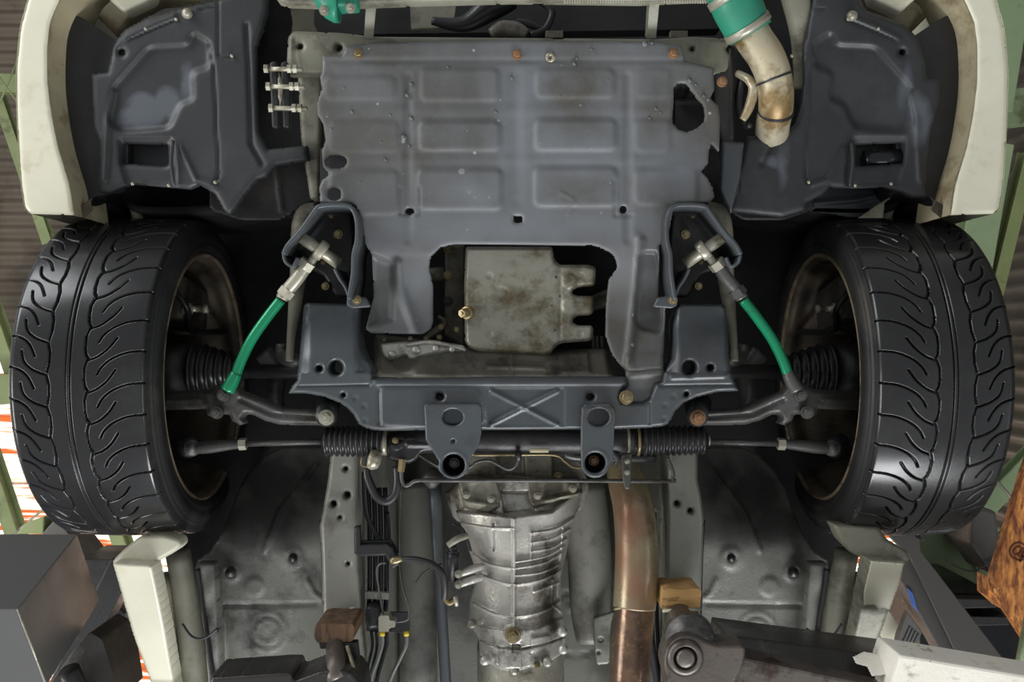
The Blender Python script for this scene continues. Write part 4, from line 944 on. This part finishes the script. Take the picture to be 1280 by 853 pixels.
sheet('name_tape', rnd([(662,561),(686,561),(686,566),(662,566)],1), 1.556, 'label_beige', gb, 1.5, [], .0005)
bolt(641,794,1.59,10,'brass',gb,.014, label='brass drain plug')
sheet('tail_housing', rnd([(596,800),(706,800),(704,900),(598,900)],10), 1.66, 'engine_alu', gb, 2.4, [E_roll(12,30)], .15, dfun=lambda X,Y: 1.65+.06*(np.abs(X-650)/55)**2)
for x,y in ((606,826),(643,838),(684,828),(704,812),(590,780),(703,790)): lathe('case_boss', W(x,y,1.63), W(x,y,1.60), [(0,.009),(.8,.009),(1,.006)], 'gearbox', gb, 12)
for x,y in ((640,839),(672,833),(607,829)): bolt(x,y,1.61,4,'brass',gb,.008)
sl = part('slave_cylinder', 'clutch slave cylinder with black dust cover')
tube('cylinder', [(566,726,1.60,14),(566,700,1.60,15),(567,692,1.60,18)], 'black', sl, 16, 1)
bellows('dust_cover', W(567,696,1.60), W(566,676,1.61), .0115,.010,3,'boot',sl,.8,18)
tube('release_lever', [(560,682,1.59,8),(572,674,1.59,9),(584,670,1.60,8)], 'engine_alu', sl, 10, 4)
tube('lever_clip', [(566,655,1.60,4),(578,662,1.60,4),(584,676,1.60,5),(588,690,1.60,5)], 'black', sl, 8, 5)
for y in (716,729):
    tube('mounting_lug', [(572,y+3,1.60,8),(590,y-4,1.61,11),(604,y-8,1.62,8)], 'gearbox', sl, 10, 3)
    bolt(573,y+2,1.59,5,'zinc',sl,.012)
tube('bleed_nipple', [(556,748,1.59,7),(562,754,1.59,8),(570,748,1.59,6)], 'brass', sl, 10, 4)
tube('bleed_screw', [(569,746,1.58,6),(571,758,1.58,5)], 'zinc', sl, 8, 1)

# --- floor: rails, floor pans, tunnel
fl = part('floor_pan', 'underseal coated floor pan and wheel housing')
for s in (-1, 1):
    o = [(420,560),(352,560),(330,570),(312,588),(298,612),(288,640),(276,668),(262,690),(246,700),(244,720),(252,760),(262,800),(268,900),(420,900)]
    emb = [E_dents(9,34,5+s), E_dents(2.5,11,7), E_line([(280,757),(398,756)],3,-6), E_line([(280,757),(282,900)],3,-5), E_line([(308,757),(316,900)],3,-5),
           E_line([(384,726),(392,742),(400,748)],4,4), E_disc(366,698,14,4,8),E_disc(366,698,6,-4,2),E_disc(288,716,12,4,5),E_disc(288,716,6,-5,2), E_ring(334,790,24,3,2.5),E_ring(334,790,14,3,2.5), E_line([(396,580),(350,640),(330,690)],4,6), E_disc(318,734,12,4,6)]
    if s > 0: emb = [(lambda e: (lambda X,Y,sd: e(1280-X,Y,sd)))(e) for e in emb]
    def fd(X, Y, s=s):
        x = X if s < 0 else 1280-X
        return 1.70 + .12*ss((690-Y)/140) + .02*ss((300-x)/60)
    a = sheet('floor_panel', side(o, s), 1.7, 'floorpan', fl, 3, emb, .01, dfun=fd)
    for (x,y,r) in ((366,698,5),(288,716,6)):
        lathe('rubber_plug', W(sx(x,s),y,1.700), W(sx(x,s),y,1.688), [(0,r*1.5e-3),(.4,r*1.6e-3),(.7,r*1.3e-3),(.8,r*.7e-3),(1,r*.5e-3)], 'black', fl, 18)
    # sill seam
    tube('sill_seam', [(sx(246,s),712,1.66,8),(sx(252,s),750,1.66,6),(sx(258,s),790,1.66,7),(sx(268,s),860,1.66,8)], 'rubber', fl, 8, 8)
    sheet('seam_flange', side(rnd([(246,704),(268,704),(272,760),(274,800),(280,900),(264,900),(254,770)],3), s), 1.665, 'floorpan', fl, 2, [E_roll(4,5), E_dents(4,7,3)], .02)
    tube('sill_box', [(sx(222,s),690,1.72,30),(sx(236,s),760,1.74,34),(sx(248,s),870,1.76,38)], 'beige', fl, 14, 4, 'beige inner sill')
    tube('sill_foam', [(sx(205,s),720,1.74,26),(sx(216,s),790,1.76,28),(sx(226,s),880,1.78,28)], 'cream_in', fl, 14, 4, 'yellowed inner sill tube')
    tube('drain_line', [(sx(228,s),780,1.65,3),(sx(240,s),796,1.65,3),(sx(256,s),798,1.65,3),(sx(272,s),786,1.65,3)], 'black', fl, 6, 5)
    prism('rear_wheelhouse_wall', side([(214,560),(330,560),(300,640),(275,700),(246,716),(228,712),(222,690)], s), 1.86, 1.92, 'dark', fl, 0)
    # side skirt end (cream)
    sk = part('side_skirt', 'cream painted side skirt end behind the tyre, scuffed')
    st = [(1040,655),(1098,658),(1108,674),(1134,689),(1138,699),(1129,707),(1089,701),(1068,694),(1050,676)]
    sheet('skirt_top', rnd(st,4) if s > 0 else side(rnd([(140,702),(158,684),(176,670),(204,668),(226,674),(228,682),(221,689),(205,698),(192,706),(166,710),(146,709)],5), s), 1.60, 'cream' if s < 0 else 'beige', sk, 1.8, [E_roll(5,8), E_dents(4,14,2)], .03)
    def kd(X, Y): return 1.56 + .13*np.clip((Y-700)/150, 0, 1)
    sheet('skirt_face', side(rnd(([(141,704),(190,707),(197,740),(206,785),(226,900),(206,900),(166,792)] if s < 0 else [(146,702),(194,700),(203,754),(217,814),(232,900),(206,900),(189,820),(169,763)]),2), s), 1.56, 'cream' if s < 0 else 'beige', sk, 1.8, [E_roll(3,5), E_dents(3,20,6)], .04, dfun=kd)
    if s > 0: sheet('torn_paint', [(1089,702),(1130,705),(1124,730),(1112,763),(1104,760),(1100,764),(1092,756),(1080,757),(1080,740)], 1.555, 'cream', sk, 1.5, [E_roll(2,1)], .001, dfun=lambda X,Y: kd(X,Y)-.003, label='remaining bright cream paint')
    # rails
    rl = part('frame_rail', 'grey box section frame rail with drain holes')
    if s < 0:
        ro = [(414,560),(446,560),(446,640),(448,716),(452,780),(458,822),(462,900),(408,900),(404,780),(402,700),(400,655),(404,636),(410,600)]
        hs = [circ(432,586,2.4), circ(434,619,4), circ(417,630,3.8), circ(425,647,2), circ(435,705,1.6), circ(441,765,2.2)]
        e2 = [E_roll(4,8), E_line([(447,716),(456,822)],3,3), E_dents(2,30,3)]
    else:
        ro = [(836,560),(872,560),(872,600),(876,618),(880,650),(879,690),(877,739),(874,790),(870,900),(826,900),(832,732),(834,650),(834,608)]
        hs = [circ(846,630,3.6), circ(863,639,3.4)]
        e2 = [E_roll(4,8), E_dents(2,30,4)]
    sheet('rail_box', [ro]+hs, 1.62, 'rail', rl, 2.2, e2, .09)
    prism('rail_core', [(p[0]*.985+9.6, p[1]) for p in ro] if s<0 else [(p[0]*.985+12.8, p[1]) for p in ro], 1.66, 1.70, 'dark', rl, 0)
    tube('rail_seam', [(sx(401,s)-(0 if s<0 else 0),650,1.63,5),(sx(403,s),700,1.63,4),(sx(405,s),780,1.63,4)], 'rubber', rl, 6, 4)
# tunnel: two side walls rising to the tunnel roof
def tud(X, Y):
    a = np.abs(X-645)
    return 1.92 - .20*ss((a-85)/110)
sheet('tunnel', [(440,558),(846,558),(846,900),(440,900)], 1.9, 'tunnel', car, 4, [E_dents(6,45,8), E_line([(480,560),(490,700),(500,900)],5,6), E_ring(720,780,40,3,-4), E_line([(700,690),(740,700),(765,735)],4,-5), E_line([(712,760),(755,766)],4,6)], .01, 'tall grey transmission tunnel', dfun=tud)
tube('tunnel_duct', [(516,602,1.80,44),(520,660,1.80,46),(524,900,1.80,48)], 'tunnel', car, 20, 3, 'grey tunnel side channel')
tube('heat_shield', [(728,600,1.80,54),(736,680,1.80,56),(738,760,1.80,50),(740,800,1.80,40)], 'rail', car, 24, 4, 'grey heat shield beside exhaust')
sheet('hanger_plate', [rnd([(742,772),(768,764),(764,780),(762,830),(746,832),(742,800)],3), circ(751,800,2.5), circ(748,816,2)], 1.74, 'rail', car, 1.5, [E_roll(2,2)])
tube('shift_shaft', [(543,600,1.70,17),(548,700,1.70,15),(554,800,1.70,14),(560,900,1.70,14)], 'primer', car, 16, 3, 'long glossy black shaft beside gearbox')
lathe('shaft_joint', W(532,590,1.68), W(548,606,1.68), [(0,.010),(.2,.017),(.8,.017),(1,.010)], 'arm', car, 20)
# downpipe
dp = part('downpipe', 'heat tinted steel exhaust downpipe')
tube('upper_pipe', [(776,572,1.68,40),(783,600,1.65,47),(791,630,1.62,51),(795,665,1.60,53),(796,700,1.59,54),(795,730,1.585,54),(793,760,1.58,53)], 'exhaust', dp, 36, 8)
tube('lower_pipe', [(794,752,1.58,51),(791,790,1.575,50),(788,830,1.57,50),(785,900,1.57,50)], 'exhaust_hot', dp, 36, 6, 'copper tinted lower section')
tube('weld_seam', [(768,762,1.566,3),(790,758,1.550,3),(819,745,1.566,3)], 'exhaust', dp, 6, 6)
tube('heat_cable', [(818,640,1.66,5),(820,720,1.66,5),(822,790,1.66,5),(826,870,1.66,6)], 'gloss', car, 8, 5, 'black cable beside downpipe')
tube('heat_cable', [(812,745,1.65,9),(814,800,1.65,9),(826,880,1.65,9)], 'black', car, 8, 5)
tube('wire_clip', [(806,634,1.63,5),(816,637,1.62,7),(822,640,1.63,4)], 'zinc', car, 6, 4)

# brake and fuel lines on the left of the tunnel
bl = part('brake_lines', 'brake lines, hoses and joint block on the inner side of the left rail')
sheet('hose_support', [(443,659),(450,658),(451,681),(484,680),(490,684),(500,706),(490,712),(482,695),(450,696),(443,692)], 1.585, 'black', bl, 1.2, [E_roll(2,3)], .012)
tube('hose_support_lip', [(452,679,1.60,9),(488,678,1.60,9),(496,692,1.60,8)], 'gloss', bl, 4, 1, smooth=False)
lathe('hose_union', W(488,702,1.585), W(503,699,1.585), [(0,.005),(.2,.0065),(.6,.0065),(.8,.005),(1,.005)], 'brass', bl, 12)
tube('clutch_hose', [(500,699,1.585,6),(520,700,1.58,8),(540,706,1.575,8.5),(553,718,1.575,9),(556,735,1.58,9),(555,748,1.585,8)], 'rubber', bl, 16, 8, 'black rubber clutch hose')
tube('thin_line', [(482,704,1.59,2.6),(474,706,1.59,2.6),(471,716,1.59,2.6),(474,738,1.59,2.6),(479,768,1.59,2.6)], 'arm', bl, 8, 6)
tube('thin_line', [(502,600,1.66,2.6),(500,650,1.66,2.6),(501,720,1.62,2.6),(508,750,1.60,2.6),(511,768,1.60,2.6),(508,776,1.60,2.6),(494,778,1.60,2.6)], 'arm', bl, 8, 6)
prism('joint_block', rnd([(476,770),(486,770),(487,776),(494,777),(494,784),(486,786),(486,790),(473,790),(473,772)],1.5), 1.585, 1.61, 'zinc', bl, .001, label='small grey joint block')
prism('mount_plate', rnd([(458,765),(512,766),(512,792),(458,790)],3), 1.625, 1.63, 'black', bl, .001)
sheet('pump_body', rnd([(457,760),(464,756),(474,758),(478,768),(474,786),(460,788),(456,776)],4), 1.61, 'black', bl, 1.3, [E_roll(4,8), E_dents(3,5,4)], .03)
prism('line_clamp', rnd([(456,740),(486,742),(486,750),(456,749)],1), 1.63, 1.64, 'rail', bl, .001)
bolt(471,745,1.63,2.5,'zinc',bl,.003)
for x, dx in ((478,-14),(483,-12),(508,-20)):
    tube('fuel_line', [(x,792,1.60,5),(x,806,1.60,5),(x+dx*.4,824,1.60,5),(x+dx,850,1.60,5.5),(x+dx*1.5,890,1.60,5.5)], 'pipe_grey' if x != 483 else 'gloss', bl, 10, 6)
for x in (478,508): lathe('yellow_collar', W(x,790,1.598), W(x,795,1.598), [(0,.0045),(1,.0045)], 'yellow', bl, 12)
for x, dx in ((464,-8),(470,-8)):
    tube('fuel_line', [(x,790,1.62,4),(x+1,810,1.62,4),(x+dx,850,1.62,4),(x+dx*1.6,890,1.62,4)], 'gloss', bl, 8, 6)
for x in (462,469,476,483): tube('rubber_line', [(x-2,610,1.70,6),(x,660,1.68,6),(x,740,1.66,6),(x-2,770,1.66,6)], 'gloss', bl, 10, 5)
tube('loom', [(455,590,1.64,6),(458,640,1.64,7),(470,668,1.64,6),(484,690,1.64,5)], 'gloss', bl, 10, 6)
tube('loom', [(484,640,1.68,5),(486,668,1.68,5),(486,700,1.68,5)], 'gloss', bl, 8, 4)
tube('strap', [(552,705,1.66,2),(530,716,1.66,2),(520,728,1.66,2)], 'gloss', bl, 6, 4)

# ------------------------------------------------------------------ the lift: arms, pads and wooden blocks (things of their own)
la = empty('vehicle_lift', W(1000,840,1.46), 'dark oily vehicle lift arm and round pad at bottom right, outer end painted cream', 'vehicle lift')
a0 = W(900,812,1.46); a1 = W(1150,852,1.46); t = (a1-a0)
tk = -(.10)
hexa('inner_box', W(905,794,1.50), W(1150,826,1.50)-W(905,794,1.50), Vector((-.022,.06,-.06)), Vector((0,0,.10)), 'lift_oily', la, .004)
hexa('lower_face', W(928,822,1.43), W(1130,866,1.43)-W(928,822,1.43), Vector((-.03,.10,0)), Vector((0,0,.06)), 'iron_pad', la, .004, 'worn grey lower face')
hexa('outer_box', W(1125,819,1.42), W(1420,868,1.42)-W(1125,819,1.42), Vector((-.045,.14,0)), Vector((0,0,.09)), 'lift_white', la, .004, 'cream painted outer sleeve')
sheet('chipped_paint', [(1066,822),(1080,815),(1110,821),(1132,826),(1122,852),(1108,844),(1090,846),(1084,834),(1070,830)], 1.455, 'lift_white', la, 1.6, [E_roll(3,1)], .001, 'patch of leftover cream paint', dfun=lambda X,Y: 1.488-.0016*(Y-815))
ad = la
sheet('arm_eye', [rnd([(828,830),(834,806),(850,794),(868,794),(884,802),(896,806),(932,806),(930,832),(914,866),(900,872),(880,868),(870,900),(838,900),(834,858)],8), circ(856,822,20)], 1.42, 'iron_pad', ad, 1.8, [E_roll(4,6)], .05)
c = W(856,822,1.42); u = Vector((0,0,1))
lathe('pad_ring', c, c-u*.01, [(-.6,.027),(0,.0275),(.6,.026),(.8,.020),(.7,.0185),(-.2,.018)], 'iron_pad', ad, 36)
lathe('pad_stud', c+u*.006, c-u*.01, [(0,.0155),(.5,.0145),(.9,.0135),(1,.011)], 'iron_pad', ad, 32, 'brown steel centre stud')
tube('screw_post', [(850,800,1.45,34),(850,772,1.53,36)], 'iron_pad', ad, 20, 1)
tube('rim_shadow_collar', [(862,800,1.44,60),(862,796,1.47,62)], 'lift_oily', ad, 28, 1)
prism('pad_saddle', [(832,766),(874,766),(872,790),(836,790)], 1.53, 1.545, 'black', ad, .002)
tube('saddle_lip', [(828,764,1.52,5),(876,762,1.52,5)], 'zinc', ad, 8, 1)
wbk = prism('wood_block', rnd([(829,738),(836,736),(851,738),(866,736),(875,737),(877,740),(875,760),(873,763),(828,764),(827,758)],2), 1.535, 1.61, 'wood', None, .003)
tag(wbk, 'pale yellow wooden block between lift pad and right frame rail', 'wood block')
la2 = empty('vehicle_lift', W(380,850,1.46), 'dark left vehicle lift arm and post just showing along the bottom edge', 'vehicle lift')
sheet('arm_face', rnd([(262,846),(350,840),(366,840),(368,850),(400,838),(428,836),(444,842),(452,856),(460,920),(262,920)],4), 1.46, 'lift_oily', la2, 2, [E_roll(4,8)], .08)
ad2 = la2
tube('screw_post', [(420,850,1.46,22),(420,806,1.53,26)], 'iron_pad', ad2, 16, 1)
prism('pad_saddle', [(398,804),(446,804),(450,846),(436,850),(432,812),(400,812)], 1.52, 1.54, 'black', ad2, .002)
tube('saddle_lip', [(434,808,1.51,5),(446,850,1.48,5)], 'zinc', ad2, 8, 1)
wbk = prism('wood_block', rnd([(394,782),(404,780),(424,781),(440,780),(443,784),(442,800),(438,803),(396,804),(392,796)],2), 1.52, 1.61, 'wood_dark', None, .003)
tag(wbk, 'dark oily wooden block between lift pad and left frame rail', 'wood block')
